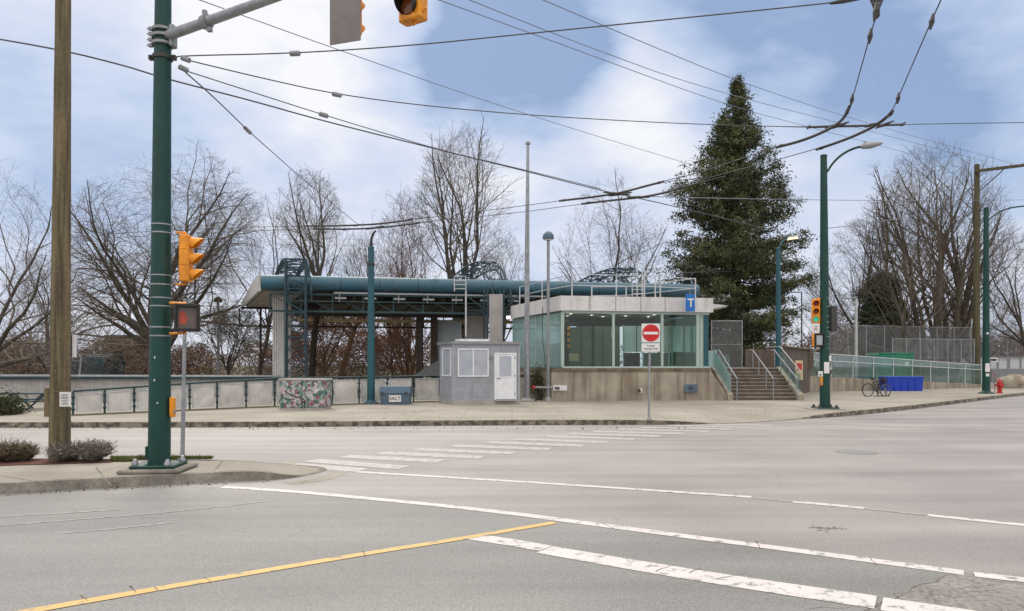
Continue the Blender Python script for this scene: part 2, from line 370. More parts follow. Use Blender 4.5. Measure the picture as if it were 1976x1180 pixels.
M['conifer'] = mat('conifer_foliage', (.030, .042, .018), (.105, .110, .042), scale=.55, rough=.85, mid=(.36, .66), detail=8, fine=(3, .4))
M['cedar'] = mat('cedar_foliage', (.022, .048, .020), (.045, .070, .028), scale=.7, rough=.85, fine=(3, .35))
M['leaf_red'] = mat('dead_leaves', (.24, .075, .035), (.14, .065, .035), scale=.8, rough=.9, fine=(3, .4))
M['leaf_brown'] = mat('brown_scrub', (.17, .105, .075), (.11, .075, .055), scale=.5, rough=.95, fine=(2, .35))
M['leaf_green'] = mat('dark_shrub', (.035, .05, .016), (.06, .06, .025), scale=2, rough=.9, fine=(6, .3))
M['heather_green'] = mat('heather_green', (.10, .085, .045), (.16, .12, .08), scale=6, rough=.9)
M['heather_grey'] = mat('heather_grey', (.12, .10, .08), (.21, .185, .165), scale=9, rough=.9)
M['grass'] = mat('grass', (.11, .14, .035), (.15, .165, .055), scale=8, rough=.9)
M['soffit_sunlit'] = mat('sunlit_soffit', (.36, .34, .31), (.30, .28, .25), scale=1, rough=.8)  # cream soffit of the left bay, with sunlight put into its colour
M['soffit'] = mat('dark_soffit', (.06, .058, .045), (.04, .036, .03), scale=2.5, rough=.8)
M['beam_gold'] = mat('lit_cream_beam', (.62, .50, .28), (.50, .40, .24), scale=1, rough=.6)  # on the canopy beam this gold tone carries the strip light in its colour
M['glass'] = glass('clear_glass', (.80, .88, .85), .015, .022, (.35, .5, .48))
M['glass_teal'] = glass('teal_glass', (.66, .84, .82), .60, .08, (.54, .70, .69))
M['glass_pale'] = glass('pale_balustrade_glass', (.74, .86, .84), .13, .03, (.36, .50, .50))
M['frost'] = mat('frosted_partition', (.62, .74, .76), (.54, .66, .69), scale=1, rough=.35)
M['frost_olive'] = mat('olive_partition', (.13, .155, .115), (.19, .215, .165), scale=1.2, rough=.4)
M['mull'] = mat('pale_green_mullion', (.36, .45, .42), (.32, .40, .37), scale=3, rough=.45)
M['rubber'] = mat('rubber', (.015, .015, .016), (.025, .022, .022), scale=9, rough=.85)
M['boulder'] = mat('boulder', (.36, .33, .28), (.22, .17, .12), scale=2.4, rough=.9, bump=.8, bscale=7)
M['hotbulb'] = emis('downlight', (1, .93, .8), 2.2)
M['sodium'] = emis('street_lamp_glow', (1, .72, .38), 1.6)
M['green_lit'] = emis('green_signal_lit', (.04, .55, .36), .45)
M['red_hand'] = emis('hand_signal_lit', (.40, .07, .04), .04)
M['amber_dark'] = mat('unlit_amber_lens', (.16, .05, .01), (.10, .03, .01), scale=8, rough=.2)
M['red_dark'] = mat('unlit_red_lens', (.22, .015, .01), (.12, .01, .01), scale=8, rough=.2)

def add_joints(m, w, h, rot, k):
    nt = m.node_tree; N = nt.nodes; L = nt.links; b = N['Principled BSDF']; tc = N.new('ShaderNodeTexCoord'); mp = N.new('ShaderNodeMapping'); mp.inputs['Rotation'].default_value = (0, 0, rot); L.new(tc.outputs['Object'], mp.inputs[0])
    br = N.new('ShaderNodeTexBrick'); br.offset = 0; br.inputs['Scale'].default_value = 1; br.inputs['Brick Width'].default_value = w; br.inputs['Row Height'].default_value = h; br.inputs['Mortar Size'].default_value = .012; br.inputs['Mortar Smooth'].default_value = .3
    br.inputs['Color1'].default_value = (1, 1, 1, 1); br.inputs['Color2'].default_value = (.90, .90, .89, 1); br.inputs['Mortar'].default_value = (k, k, k, 1); L.new(mp.outputs[0], br.inputs['Vector'])
    mx = N.new('ShaderNodeMix'); mx.data_type = 'RGBA'; mx.blend_type = 'MULTIPLY'; mx.inputs[0].default_value = 1; L.new(b.inputs['Base Color'].links[0].from_socket, mx.inputs[6]); L.new(br.outputs['Color'], mx.inputs[7]); L.new(mx.outputs[2], b.inputs['Base Color'])
add_joints(M['walk'], 1.6, 1.6, 0, .62)
# spots of gum and drips on the pavement, oil drips on the road
def add_spots(m, scale, thr, k):
    nt = m.node_tree; N = nt.nodes; L = nt.links; b = N['Principled BSDF']; tc = N.new('ShaderNodeTexCoord'); vo = N.new('ShaderNodeTexVoronoi'); vo.inputs['Scale'].default_value = scale; vo.inputs['Randomness'].default_value = 1
    L.new(tc.outputs['Object'], vo.inputs['Vector']); mr = N.new('ShaderNodeMapRange'); mr.inputs['From Min'].default_value = thr * .6; mr.inputs['From Max'].default_value = thr; mr.inputs['To Min'].default_value = k; mr.inputs['To Max'].default_value = 1; L.new(vo.outputs['Distance'], mr.inputs['Value'])
    sc_ = N.new('ShaderNodeVectorMath'); sc_.operation = 'SCALE'; L.new(b.inputs['Base Color'].links[0].from_socket, sc_.inputs[0]); L.new(mr.outputs[0], sc_.inputs['Scale']); L.new(sc_.outputs[0], b.inputs['Base Color'])
add_spots(M['walk'], 2.6, .06, .72); add_spots(M['near'], 1.4, .035, .75); add_spots(M['road'], 1.1, .05, .82)

def add_wear(m, c, scale, lo, hi, zs=.35):
    nt = m.node_tree; N = nt.nodes; L = nt.links; b = N['Principled BSDF']; tc = N.new('ShaderNodeTexCoord'); mp = N.new('ShaderNodeMapping'); mp.inputs['Scale'].default_value = (1, 1, zs); L.new(tc.outputs['Object'], mp.inputs[0])
    nz = N.new('ShaderNodeTexNoise'); nz.inputs['Scale'].default_value = scale; nz.inputs['Detail'].default_value = 10; nz.inputs['Roughness'].default_value = .68; L.new(mp.outputs[0], nz.inputs['Vector'])
    mr = N.new('ShaderNodeMapRange'); mr.inputs['From Min'].default_value = lo; mr.inputs['From Max'].default_value = hi; mr.inputs['To Max'].default_value = .8; L.new(nz.outputs['Fac'], mr.inputs['Value'])
    mx = N.new('ShaderNodeMix'); mx.data_type = 'RGBA'; L.new(mr.outputs[0], mx.inputs[0]); L.new(b.inputs['Base Color'].links[0].from_socket, mx.inputs[6]); mx.inputs[7].default_value = (*c, 1); L.new(mx.outputs[2], b.inputs['Base Color'])
    r_ = N.new('ShaderNodeMath'); r_.operation = 'ADD'; r_.inputs[1].default_value = b.inputs['Roughness'].default_value; L.new(mr.outputs[0], r_.inputs[0])
    r_.use_clamp = True; L.new(r_.outputs[0], b.inputs['Roughness'])
for k_, c_, sc_2 in (('green_pole', (.05, .075, .06), 5), ('teal_pole', (.07, .10, .10), 5), ('yellow', (.30, .16, .05), 9), ('shed', (.25, .25, .255), 2.2), ('salt', (.14, .15, .15), 5), ('bin_blue', (.05, .08, .22), 4), ('tube', (.06, .075, .06), 1.6), ('white', (.46, .45, .42), 3), ('parapet', (.36, .34, .31), 1.6), ('panel', (.34, .31, .27), 2.2), ('mull', (.24, .29, .26), 4), ('backplate', (.13, .11, .105), 5)):
    add_wear(M[k_], c_, sc_2, .56, .72)

# ------------------------------------------------------------------ SETTING: ground, roads, pavements
gr = MB(); gr.add([(-900, -60, -.03), (900, -60, -.03), (900, 1500, -.03), (-900, 1500, -.03)], [(0, 1, 2, 3)])
struct(gr.build('ground', M['ground']))
rd = MB(); rd.add([(-120, -30, 0), (120, -30, 0), (120, 90, 0), (-120, 90, 0)], [(0, 1, 2, 3)])
struct(rd.build('road', M['road']))

def offset_line(pts, d, closed=False):
    out = []; n = len(pts)
    for i, p in enumerate(pts):
        a = pts[(i - 1) % n] if (closed or i > 0) else p; b = pts[(i + 1) % n] if (closed or i < n - 1) else p
        t = Vector((b[0] - a[0], b[1] - a[1])).normalized(); nn = Vector((-t.y, t.x))
        out.append(Vector((p[0] + nn.x * d, p[1] + nn.y * d, 0)))
    return out
def smooth_pts(pts, it=2):
    for _ in range(it):
        q = [pts[0]]
        for a, b in zip(pts, pts[1:]):
            q += [a * .75 + b * .25, a * .25 + b * .75]
        q.append(pts[-1]); pts = q
    return pts
# line of the far kerb: (px, py, kerb height)
KL = [(-2600, 826, .15), (-500, 826, .15), (0, 826, .15), (500, 825, .15), (900, 821.5, .15), (1150, 820.5, .15), (1290, 820, .13), (1385, 819, .0), (1470, 815, .0), (1545, 809.5, .0),
      (1600, 806, .14), (1650, 802, .15), (1750, 791.5, .15), (1850, 779, .15), (1930, 769, .15), (1976, 763, .15), (2200, 744, .15)]
kp = [Vector((*G(a, b)[:2], h)) for a, b, h in KL]; kp = smooth_pts(kp, 2)
kin = offset_line(kp, .16)
kb = MB(); n = len(kp); vs = []
for p, q in zip(kp, kin): vs += [(p.x, p.y, -.02), (p.x + (q.x - p.x) * .12, p.y + (q.y - p.y) * .12, max(p.z, .006)), (q.x, q.y, max(p.z, .006))]
kb.add(vs, [f for i in range(n - 1) for f in ((i * 3, i * 3 + 3, i * 3 + 4, i * 3 + 1), (i * 3 + 1, i * 3 + 4, i * 3 + 5, i * 3 + 2))])
struct(kb.build('kerb', M['kerb_old']))
k2 = offset_line(kp, 1.7); sw = MB(); vs = []
for i, (p, q, r_) in enumerate(zip(kp, kin, k2)):
    vs += [(q.x, q.y, max(p.z, .006)), (r_.x, r_.y, .15), (r_.x, max(r_.y + .1, 33.0) if r_.x < 14 else r_.y + 9, .15), (r_.x - 4 if r_.x > 15 else r_.x, 62 if r_.x < 20 else 68, .15)]
sw.add(vs, [f for i in range(n - 1) for f in ((i * 4, i * 4 + 4, i * 4 + 5, i * 4 + 1), (i * 4 + 1, i * 4 + 5, i * 4 + 6, i * 4 + 2), (i * 4 + 2, i * 4 + 6, i * 4 + 7, i * 4 + 3))])
struct(sw.build('pavement', M['walk']))

# near corner island
IL = [(-1200, 1010, .15), (-300, 968, .15), (0, 955, .15), (160, 945.5, .15), (300, 938, .15), (420, 931, .15), (500, 928, .145), (552, 925, .06), (600, 918, .0), (628, 911, 0), (636, 906, 0), (622, 901, .0), (590, 898, .02), (520, 893, .10), (470, 888.5, .13),
      (400, 887, .14), (300, 886, .14), (0, 884, .14), (-500, 880, .14), (-2200, 872, .14)]
def Gi(a, b, h): return Vector((*G(a, b, 0 if b > 905 else h)[:2], h))
ip = [Gi(*t) for t in IL]; ip = smooth_pts(ip, 2)
iin = offset_line(ip, .16)
ik = MB(); n = len(ip); vs = []
for p, q in zip(ip, iin): vs += [(p.x, p.y, -.02), (p.x + (q.x - p.x) * .15, p.y + (q.y - p.y) * .15, max(p.z, .008)), (q.x, q.y, max(p.z, .008))]
ik.add(vs, [f for i in range(n - 1) for f in ((i * 3, i * 3 + 3, i * 3 + 4, i * 3 + 1), (i * 3 + 1, i * 3 + 4, i * 3 + 5, i * 3 + 2))])
struct(ik.build('island_kerb', M['kerb']))
il = MB()
il.add([(q.x, q.y, max(p.z, .008)) for p, q in zip(ip, iin)], [tuple(range(n))])
struct(il.build('island_pavement', M['walk']))
# control joints in the island slab
jt = MB()
for a, b in (((0, 918), (95, 934)), ((430, 889), (400, 925)), ((185, 902), (215, 938))):
    A = G(*a, .15); B = G(*b, .15); A.z = B.z = .154; d = (B - A).normalized(); s_ = Vector((-d.y, d.x, 0)) * .006
    jt.add([A - s_, B - s_, B + s_, A + s_], [(0, 1, 2, 3)])
struct(jt.build('pavement_joints', M['kerb']))

# near carriageway, a greyer sheet this side of the crossing
L1 = [(430, 941), (560, 949), (700, 962), (850, 976.5), (1000, 993.5), (1070, 1003), (1200, 1020), (1350, 1040), (1500, 1059), (1700, 1086), (1860, 1107)]
L1b = [(1880, 1110), (1976, 1121), (2150, 1142), (2600, 1190)]
def strip(mb, pts, w, z, w1=None):
    pts = [Vector(p) for p in pts]; n = len(pts); vs = []
    for i, p in enumerate(pts):
        t = (pts[min(i + 1, n - 1)] - pts[max(i - 1, 0)]); t.z = 0; t.normalize(); nn = Vector((-t.y, t.x, 0)); ww = w + ((w1 or w) - w) * i / (n - 1)
        vs += [(p.x - nn.x * ww / 2, p.y - nn.y * ww / 2, z), (p.x + nn.x * ww / 2, p.y + nn.y * ww / 2, z)]
    mb.add(vs, [(2 * i, 2 * i + 2, 2 * i + 3, 2 * i + 1) for i in range(n - 1)])
def gl(pts): return smooth_pts([G(a, b) for a, b in pts], 1)
a1 = [G(a, b) for a, b in ([(-2600, 990), (-600, 960), (0, 947), (300, 936)] + L1 + L1b)]
nr = MB(); m_ = len(a1)
nr.add([(p.x, p.y, .004) for p in a1] + [(p.x, -20, .004) if i else (-60, -20, .004) for i, p in enumerate(a1)], [(i, m_ + i, m_ + i + 1, i + 1) for i in range(m_ - 1)])
struct(nr.build('near_road', M['near']))

def mark(name, segs, m, z=.008):
    mb = MB()
    for pts, w, w1 in segs: strip(mb, gl(pts), w, z, w1)
    return struct(mb.build(name, m))
mark('crossing_line', [(L1, .17, .17), (L1b, .17, .17)], M['white_paint'])
mark('crossing_line_far', [([(685, 911), (800, 918), (1000, 930), (1200, 943), (1450, 960)], .15, .15), ([(1530, 969), (1600, 975), (1668, 981.5)], .15, .15), ([(1790, 995), (1976, 1014), (2200, 1038)], .15, .15)], M['white_paint'], .0045)
mark('crossing_line_faded', [([(1455, 961), (1525, 968.5)], .13, .13), ([(1670, 982), (1785, 994)], .12, .12)], M['worn_paint'], .0045)
mark('stop_line', [([(915, 1037.5), (985, 1048), (1053, 1060)], .26, .24), ([(1051, 1062), (1200, 1088), (1350, 1113), (1500, 1136), (1690, 1164)], .30, .34), ([(1702, 1167), (1830, 1186), (2000, 1212)], .34, .34)], M['white_paint'])
mark('centre_line', [([(-200, 1228), (60, 1181), (300, 1139)], .125, .125), ([(303, 1138.5), (500, 1105), (700, 1071), (885, 1042), (1070, 1010)], .125, .115)], M['yellow_paint'], .0092)
M['scuff'] = paint('scuffed_residue', (.40, .39, .385), (.21, .205, .195), .40, .62)
mark('scuffed_lines', [([(0, 1016), (160, 1003), (330, 990), (520, 968)], .05, .04), ([(120, 1031), (240, 1020), (330, 1010)], .05, .05), ([(-60, 1002), (120, 992), (240, 984)], .05, .05)], M['scuff'])
gt = MB(); strip(gt, gl([(555, 934), (618, 927), (655, 914), (652, 904), (610, 898), (545, 893)]), .30, .0025, .24); struct(gt.build('gutter_apron', M['walk']))
mark('lane_lines_far', [([(1500, 815), (1700, 823), (1976, 834), (2300, 846)], .14, .14), ([(1650, 808), (1800, 808.5), (1976, 809.5), (2200, 811)], .14, .14)], M['worn_paint'], .0045)
zb = MB()
for l, r_ in (((560, 897.5), (700, 908)), ((600, 889), (780, 903)), ((665, 881), (852, 891)), ((735, 874.5), (930, 883.5)), ((803, 867.5), (994, 875.5)), ((873, 860.5), (1061, 867.5)), ((941, 854), (1125, 861)), ((997, 848), (1171, 854)),
             ((1054, 842.7), (1224, 848)), ((1100, 837.5), (1274, 842.6)), ((1146, 833), (1320, 837.6)), ((1196, 829), (1369, 833)), ((1238, 825.2), (1410, 828.8)), ((1290, 821.6), (1450, 825)), ((1345, 818.8), (1490, 821.6))):
    strip(zb, [G(*l), G(*r_)], .46, .0045)
struct(zb.build('zebra_crossing', M['zebra']))
# broken asphalt
def crackmat():
    m = mat('cracked_asphalt', (.17, .155, .14), (.25, .235, .215), scale=1.6, rough=.8, bump=.6, bscale=40, fine=(22, .25))
    nt = m.node_tree; N = nt.nodes; L = nt.links; b = N['Principled BSDF']; tc = N.new('ShaderNodeTexCoord')
    nz = N.new('ShaderNodeTexNoise'); nz.inputs['Scale'].default_value = 3; nz.inputs['Detail'].default_value = 6; L.new(tc.outputs['Object'], nz.inputs['Vector'])
    ad = N.new('ShaderNodeVectorMath'); ad.operation = 'ADD'; L.new(tc.outputs['Object'], ad.inputs[0]); L.new(nz.outputs['Color'], ad.inputs[1])
    vo = N.new('ShaderNodeTexVoronoi'); vo.feature = 'DISTANCE_TO_EDGE'; vo.inputs['Scale'].default_value = 2.6; L.new(ad.outputs[0], vo.inputs['Vector'])
    mr = N.new('ShaderNodeMapRange'); mr.inputs['From Min'].default_value = .008; mr.inputs['From Max'].default_value = .03; mr.inputs['To Min'].default_value = .55; L.new(vo.outputs['Distance'], mr.inputs['Value'])
    s_ = N.new('ShaderNodeVectorMath'); s_.operation = 'SCALE'; old = b.inputs['Base Color'].links[0].from_socket; L.new(old, s_.inputs[0]); L.new(mr.outputs[0], s_.inputs['Scale']); L.new(s_.outputs[0], b.inputs['Base Color'])
    return m
cm = crackmat()
cp = MB()
outl = [(1690, 1170), (1738, 1148), (1770, 1136), (1806, 1124), (1828, 1112), (1862, 1109), (1885, 1117), (1905, 1124), (1990, 1134), (2250, 1160), (2250, 1300), (1650, 1300), (1640, 1200)]
pp = []
for i, a in enumerate(outl):
    b = outl[(i + 1) % len(outl)]
    for k in range(4):
        t = k / 4; pp.append((a[0] + (b[0] - a[0]) * t + rnd.uniform(-5, 5) * (k > 0), a[1] + (b[1] - a[1]) * t + rnd.uniform(-2, 2) * (k > 0)))
cp.add([(*G(a, b)[:2], .0062) for a, b in pp], [tuple(range(len(pp)))])
struct(cp.build('broken_asphalt', cm))
# spider crack and edge cracks as thin tar-dark strips
ck = MB()
def crack(px0, px1, w=.012, z=.0068, j=.04, nseg=9):
    A = G(*px0); B = G(*px1); pts = []
    for k in range(nseg + 1):
        t = k / nseg; p = A.lerp(B, t) + Vector((rnd.uniform(-j, j), rnd.uniform(-j, j), 0)) * (0 < k < nseg); pts.append(p)
    strip(ck, pts, w, z, w * .5)
for q in ((1560, 1022), (1570, 1014), (1625, 1018), (1640, 1023), (1600, 1029), (1575, 1026)): crack((1595, 1020), q, .010, .0056 - .001, .06, 7)
crack((1560, 1019), (1635, 1021), .012, .0048, .05)
crack((1668, 1180), (1830, 1110), .014); crack((1690, 1172), (1742, 1146), .012); crack((1560, 1176), (1690, 1172), .006)
for a, b in (((250, 1133), (262, 1146)), ((395, 1115), (408, 1127)), ((155, 1150), (170, 1162)), ((700, 1065), (706, 1076)), ((1265, 1105), (1300, 1092)), ((1380, 1120), (1440, 1108)), ((1160, 1010), (1185, 1022)), ((1460, 1046), (1466, 1060)), ((1678, 1078), (1690, 1092)), ((1330, 1108), (1352, 1098))):
    crack(a, b, .010, .0104, .01, 5)
struct(ck.build('road_cracks', M['kerb_old']))
# tree of fallen debris: manhole on far lane
mh = MB(); c = G(1652, 873); mh.lathe((c.x, c.y, 0), [(.42, 0), (.42, .0065), (.36, .0065), (.35, .004)], 24)
tag(mh.build('manhole_cover', M['near']), 'flat round manhole cover in the open road right of the zebra crossing', 'manhole cover')

# planting bed and grass on the island
bd = MB(); bpx = [(-900, 905), (0, 899), (120, 895.5), (215, 892.5), (225, 887), (100, 885.5), (-900, 884)]
bd.add([(*G(a, b, .15)[:2], .154) for a, b in bpx], [tuple(range(len(bpx)))])
struct(bd.build('mulch_bed', M['mulch']))

def blades(name, C_, length, width, m, parent=None, up=.6, seed=1, curve=False, size_var=.5, droop=0.0):
    """one small leaf-shaped face per centre"""
    rs = np.random.RandomState(seed); n = len(C_)
    d = rs.normal(size=(n, 3)); d /= np.linalg.norm(d, axis=1)[:, None]; d[:, 2] = d[:, 2] * (1 - abs(up)) + up - droop; d /= np.linalg.norm(d, axis=1)[:, None]
    r_ = rs.normal(size=(n, 3)); w = np.cross(d, r_); w /= np.linalg.norm(w, axis=1)[:, None] + 1e-9
    l = length * (1 + size_var * rs.uniform(-1, 1, n))[:, None]; ww = width * (1 + size_var * rs.uniform(-1, 1, n))[:, None]
    V = np.stack([C_ - w * ww * .25, C_ + d * l * .5 + w * ww * .5, C_ + d * l, C_ + d * l * .45 - w * ww * .5], 1).reshape(-1, 3)
    f = np.arange(4 * n).reshape(n, 4)
    return np_mesh(name, V, [f], m, parent)

rs = np.random.RandomState(3)
pts = []
for i in range(5200):
    px = 218 + 190 * rs.uniform() ** 1.6; py = 887 - rs.uniform(0, 1.2) + (rs.uniform(0, 4) if px < 262 else 0); p = G(px, py, .15); pts.append((p.x, p.y, .15))
tag(blades('grass', np.array(pts), .07, .012, M['grass'], up=.8, seed=5), kind='stuff')

def heather(px0, px1, ybase, ytop, m, label, seed, n=5200):
    Y = 12.55; c = P((px0 + px1) / 2, ybase, Y); c.z = .15; rx = (px1 - px0) / 2 / F * Y * .82; h = (ybase - ytop) / F * Y * .95
    rr = np.random.RandomState(seed)
    t = thing('heather_bush', label, 'bush', (c.x, c.y, c.z), 0, 'low bushes on the corner island')
    # stems fan out from several crowns
    k = 14; cx = rr.uniform(-.75, .75, k) * rx; cy = rr.uniform(-.3, .3, k) * .8; hh = h * (1 - (cx / rx) ** 2 * .45) * rr.uniform(.7, 1.0, k)
    idx = rr.randint(0, k, n); d = rr.normal(size=(n, 3)) * [.55, .55, .22] + [0, 0, .8]; d /= np.linalg.norm(d, axis=1)[:, None]
    s_ = rr.uniform(.15, 1, n)[:, None]
    C_ = np.stack([c.x + cx[idx], c.y + cy[idx], np.full(n, .15)], 1) + d * s_ * hh[idx][:, None]
    blades('foliage', C_, .11, .012, m, t, up=.55, seed=seed)
    st = MB()
    for j in range(160):
        q = idx[j]; dd = d[j]; a = Vector((c.x + cx[q], c.y + cy[q], .15)); st.tube([a, a + Vector(dd) * hh[q] * .9], [.008, .003], 3, False)
    st.build('stems', M['twig'], t)
heather(-40, 80, 900, 858, M['heather_green'], 'greenish brown heather bush at the left edge of the photo', 11)
heather(104, 216, 895, 850, M['heather_grey'], 'grey and mauve heather bush in front of the wooden utility pole', 12)

rs = np.random.RandomState(17); lp = []
for i in range(520):
    if i < 300: px = rs.uniform(0, 1340); p = G(px, 827 + abs(rs.normal(0, 1.6))); z = .006
    elif i < 360: px = rs.uniform(0, 520); p = G(px, 956 - px * .052 + abs(rs.normal(0, 1.2))); z = .01
    else: px = rs.uniform(500, 1500); p = G(px, rs.uniform(782, 815), .15); z = .158
    lp.append((p.x, p.y, z))
tag(blades('leaf_litter', np.array(lp), .045, .03, M['leaf_brown'], up=-.0, seed=8), kind='stuff')

# ------------------------------------------------------------------ street furniture
def band(mb, c, z, r, h=.018): mb.lathe((c[0], c[1], z), [(r, -h / 2), (r + .006, -h / 2), (r + .006, h / 2), (r, h / 2)], 20)

def wood_pole():
    Y = 12.6; X = Xp(115, Y)
    t = thing('utility_pole', 'mossy brown wooden utility pole rising out of the heather bushes', 'utility pole', (X, Y, .15))
    mb = MB(); N_ = 16; pts = []; rr_ = []
    for i in range(N_):
        k = i / (N_ - 1); z = .1 + 10.9 * k; pts.append((X + .085 * k, Y, z)); rr_.append(.168 - .052 * min(1, k * 1.25) + .002 * math.sin(i * 2.3))
    mb.tube(pts, rr_, 24); mb.build('pole', M['wood_pole'], t, smooth=True)
    for zz, an in ((1.1, -.3), (1.35, .2), (1.62, -.6), (1.7, .1), (1.95, -.1), (2.3, .4), (2.6, -.4), (3.4, .15), (4.4, -.2), (5.6, .3)):
        r_ = .166 - .052 * min(1, zz / 8.7); a_ = Vector((X + .085 * zz / 11 + math.sin(an) * r_, Y - math.cos(an) * r_, zz)); MB().cyl(a_, a_ + Vector((math.sin(an) * .012, -math.cos(an) * .012, 0)), .007, n=6).build('staple', M['steel'], t)
    s = MB(); c = P(126, 771, Y - .19)
    s.obox(c, (.085, .02, 0), (0, .002, 0), (0, 0, .125)); n = s.build('paper_notice', M['signwhite'], t); tag(n, 'white paper notice pinned to the pole')
    for zz, ww, hh in ((.075, .045, .012), (.035, .058, .009), (.01, .05, .006), (-.02, .055, .006), (-.05, .04, .006), (-.08, .052, .010)):
        MB().obox(c + Vector((0, -.024, zz)), (ww, .235 * ww, 0), (0, .001, 0), (0, 0, hh / 2)).build('printed_line', M['ink'], n)
    s = MB(); c = P(142, 668, Y + .12); s.obox(c, (.03, .008, 0), (0, .03, 0), (0, 0, .20)); s.build('marker_strip', M['signwhite'], t)
    s = MB(); c = P(138.5, 668, Y + .1); s.obox(c, (.015, 0, 0), (0, .05, 0), (0, 0, .19)); s.build('strip_bracket', M['dark'], t)
wood_pole()

def hand_shape(mb, c, right, up, nrm, s):
    right, up, nrm = map(Vector, (right, up, nrm))
    def bx(x, y, w, h): mb.obox(Vector(c) + right * x * s + up * y * s, right * w * s / 2, up * h * s / 2, nrm * .004)
    bx(0, -.12, .30, .34)
    for i, (x, h) in enumerate(((-.12, .26), (-.04, .32), (.04, .30), (.12, .22))): bx(x, .05 + h / 2, .06, h)
    mb.obox(Vector(c) + right * .21 * s + up * -.05 * s, (right + up).normalized() * .11 * s, (up - right).normalized() * .03 * s, nrm * .004)

def ped_signal(loc, rz, w, h, label, parent_pole, lit=True, hood=True):
    """faces local -y"""
    t = thing('pedestrian_signal', label, 'pedestrian signal', loc, rz, 'pedestrian signals')
    MB().rbox((0, .06, 0), (w * .96, .17, h * .96), b=.025).build('housing', M['yellow'], t, world=False)
    fr = MB()
    for s_ in (-1, 1):
        fr.rbox((s_ * (w / 2 - .025), -.06, 0), (.05, .10, h), b=.015); fr.rbox((0, -.06, s_ * (h / 2 - .025)), (w - .06, .098, .05), b=.012)
    fr.build('hood', M['black'], t, world=False)
    MB().box((0, -.03, 0), (w - .09, .012, h - .09)).build('screen', M['dark'] if not lit else mat('signal_face', (.10, .075, .07), (.13, .10, .095), scale=4, rough=.3), t, world=False)
    if lit:
        hb = MB(); hand_shape(hb, (-w * .17, -.042, -.01), (1, 0, 0), (0, 0, 1), (0, 1, 0), h * .72)
        hb.build('hand_symbol', M['red_hand'], t, world=False)
    else:
        MB().box((0, -.045, 0), (w - .14, .012, h - .14)).build('lens', M['blind'], t, world=False)
    if hood:
        for s_ in (-1, 1): MB().tube([(-.02, .08, s_ * (h / 2 + .015)), parent_pole(s_)], .02, 8).build('bracket', M['yellow'], t, world=False)
    return t

def traffic_signal(loc, rz, label, group, sz=.28, states=('red_dark', 'amber_dark', 'black'), armends=None, plate=False, depth=.18, armmat='yellow', vis='yellow'):
    """three stacked sections facing local -y; sz = section height"""
    t = thing('traffic_signal', label, 'traffic signal', loc, rz, group)
    H = sz * 3
    hb = MB()
    for i in range(3): hb.rbox((0, depth / 2, (1 - i) * sz), (sz * .98, depth, sz * .97), b=.025)
    hb.box((0, depth / 2, 0), (sz * .9, depth * .9, H * .96)); hb.build('housing', M['yellow'], t, world=False)
    for i in range(3):
        z = (1 - i) * sz; r_ = sz * .36
        v = MB(); n = 20; rings = []
        for kk, yy in enumerate((0.0, -.20)):
            for a in range(n + 1):
                an = R(-50) + (R(280)) * a / n; L_ = 1.0 if kk == 0 else 1.0
                yv = yy if kk == 0 else -.20 * (.55 + .45 * math.sin(an)) if math.sin(an) < .95 else -.20
                rings.append((r_ * math.cos(an), yv, z + r_ * math.sin(an) + (0 if kk == 0 else -.012)))
        vs = rings + [(x * .96, y, z + (zz - z) * .96) for x, y, zz in rings]
        m2 = n + 1; fs = []
        for a in range(n):
            fs += [(a, a + 1, m2 + a + 1, m2 + a), (2 * m2 + a, 3 * m2 + a, 3 * m2 + a + 1, 2 * m2 + a + 1), (m2 + a, m2 + a + 1, 3 * m2 + a + 1, 3 * m2 + a)]
        v.add(vs, fs); v.build('visor', M[vis], t, world=False)
        ln = MB(); ln.tube([(0, .0, z), (0, -.015, z), (0, -.03, z)], [r_ * .96, r_ * .85, r_ * .3], 18); ln.build('lens', M[states[i]], t, world=False)
        if plate is False:
            pass
    if armends:
        for s_ in (-1, 1):
            MB().tube([(0, depth / 2, s_ * (H / 2 + .01)), (0, depth / 2, s_ * (H / 2 + .035)), armends(s_)], .018, 8).build('bracket', M[armmat], t, world=False)
    if plate:
        MB().rbox((0, depth + .012, 0), (sz * 1.52, .012, H + .28), b=.004).build('backplate', M['backplate'], t, world=False)
    return t

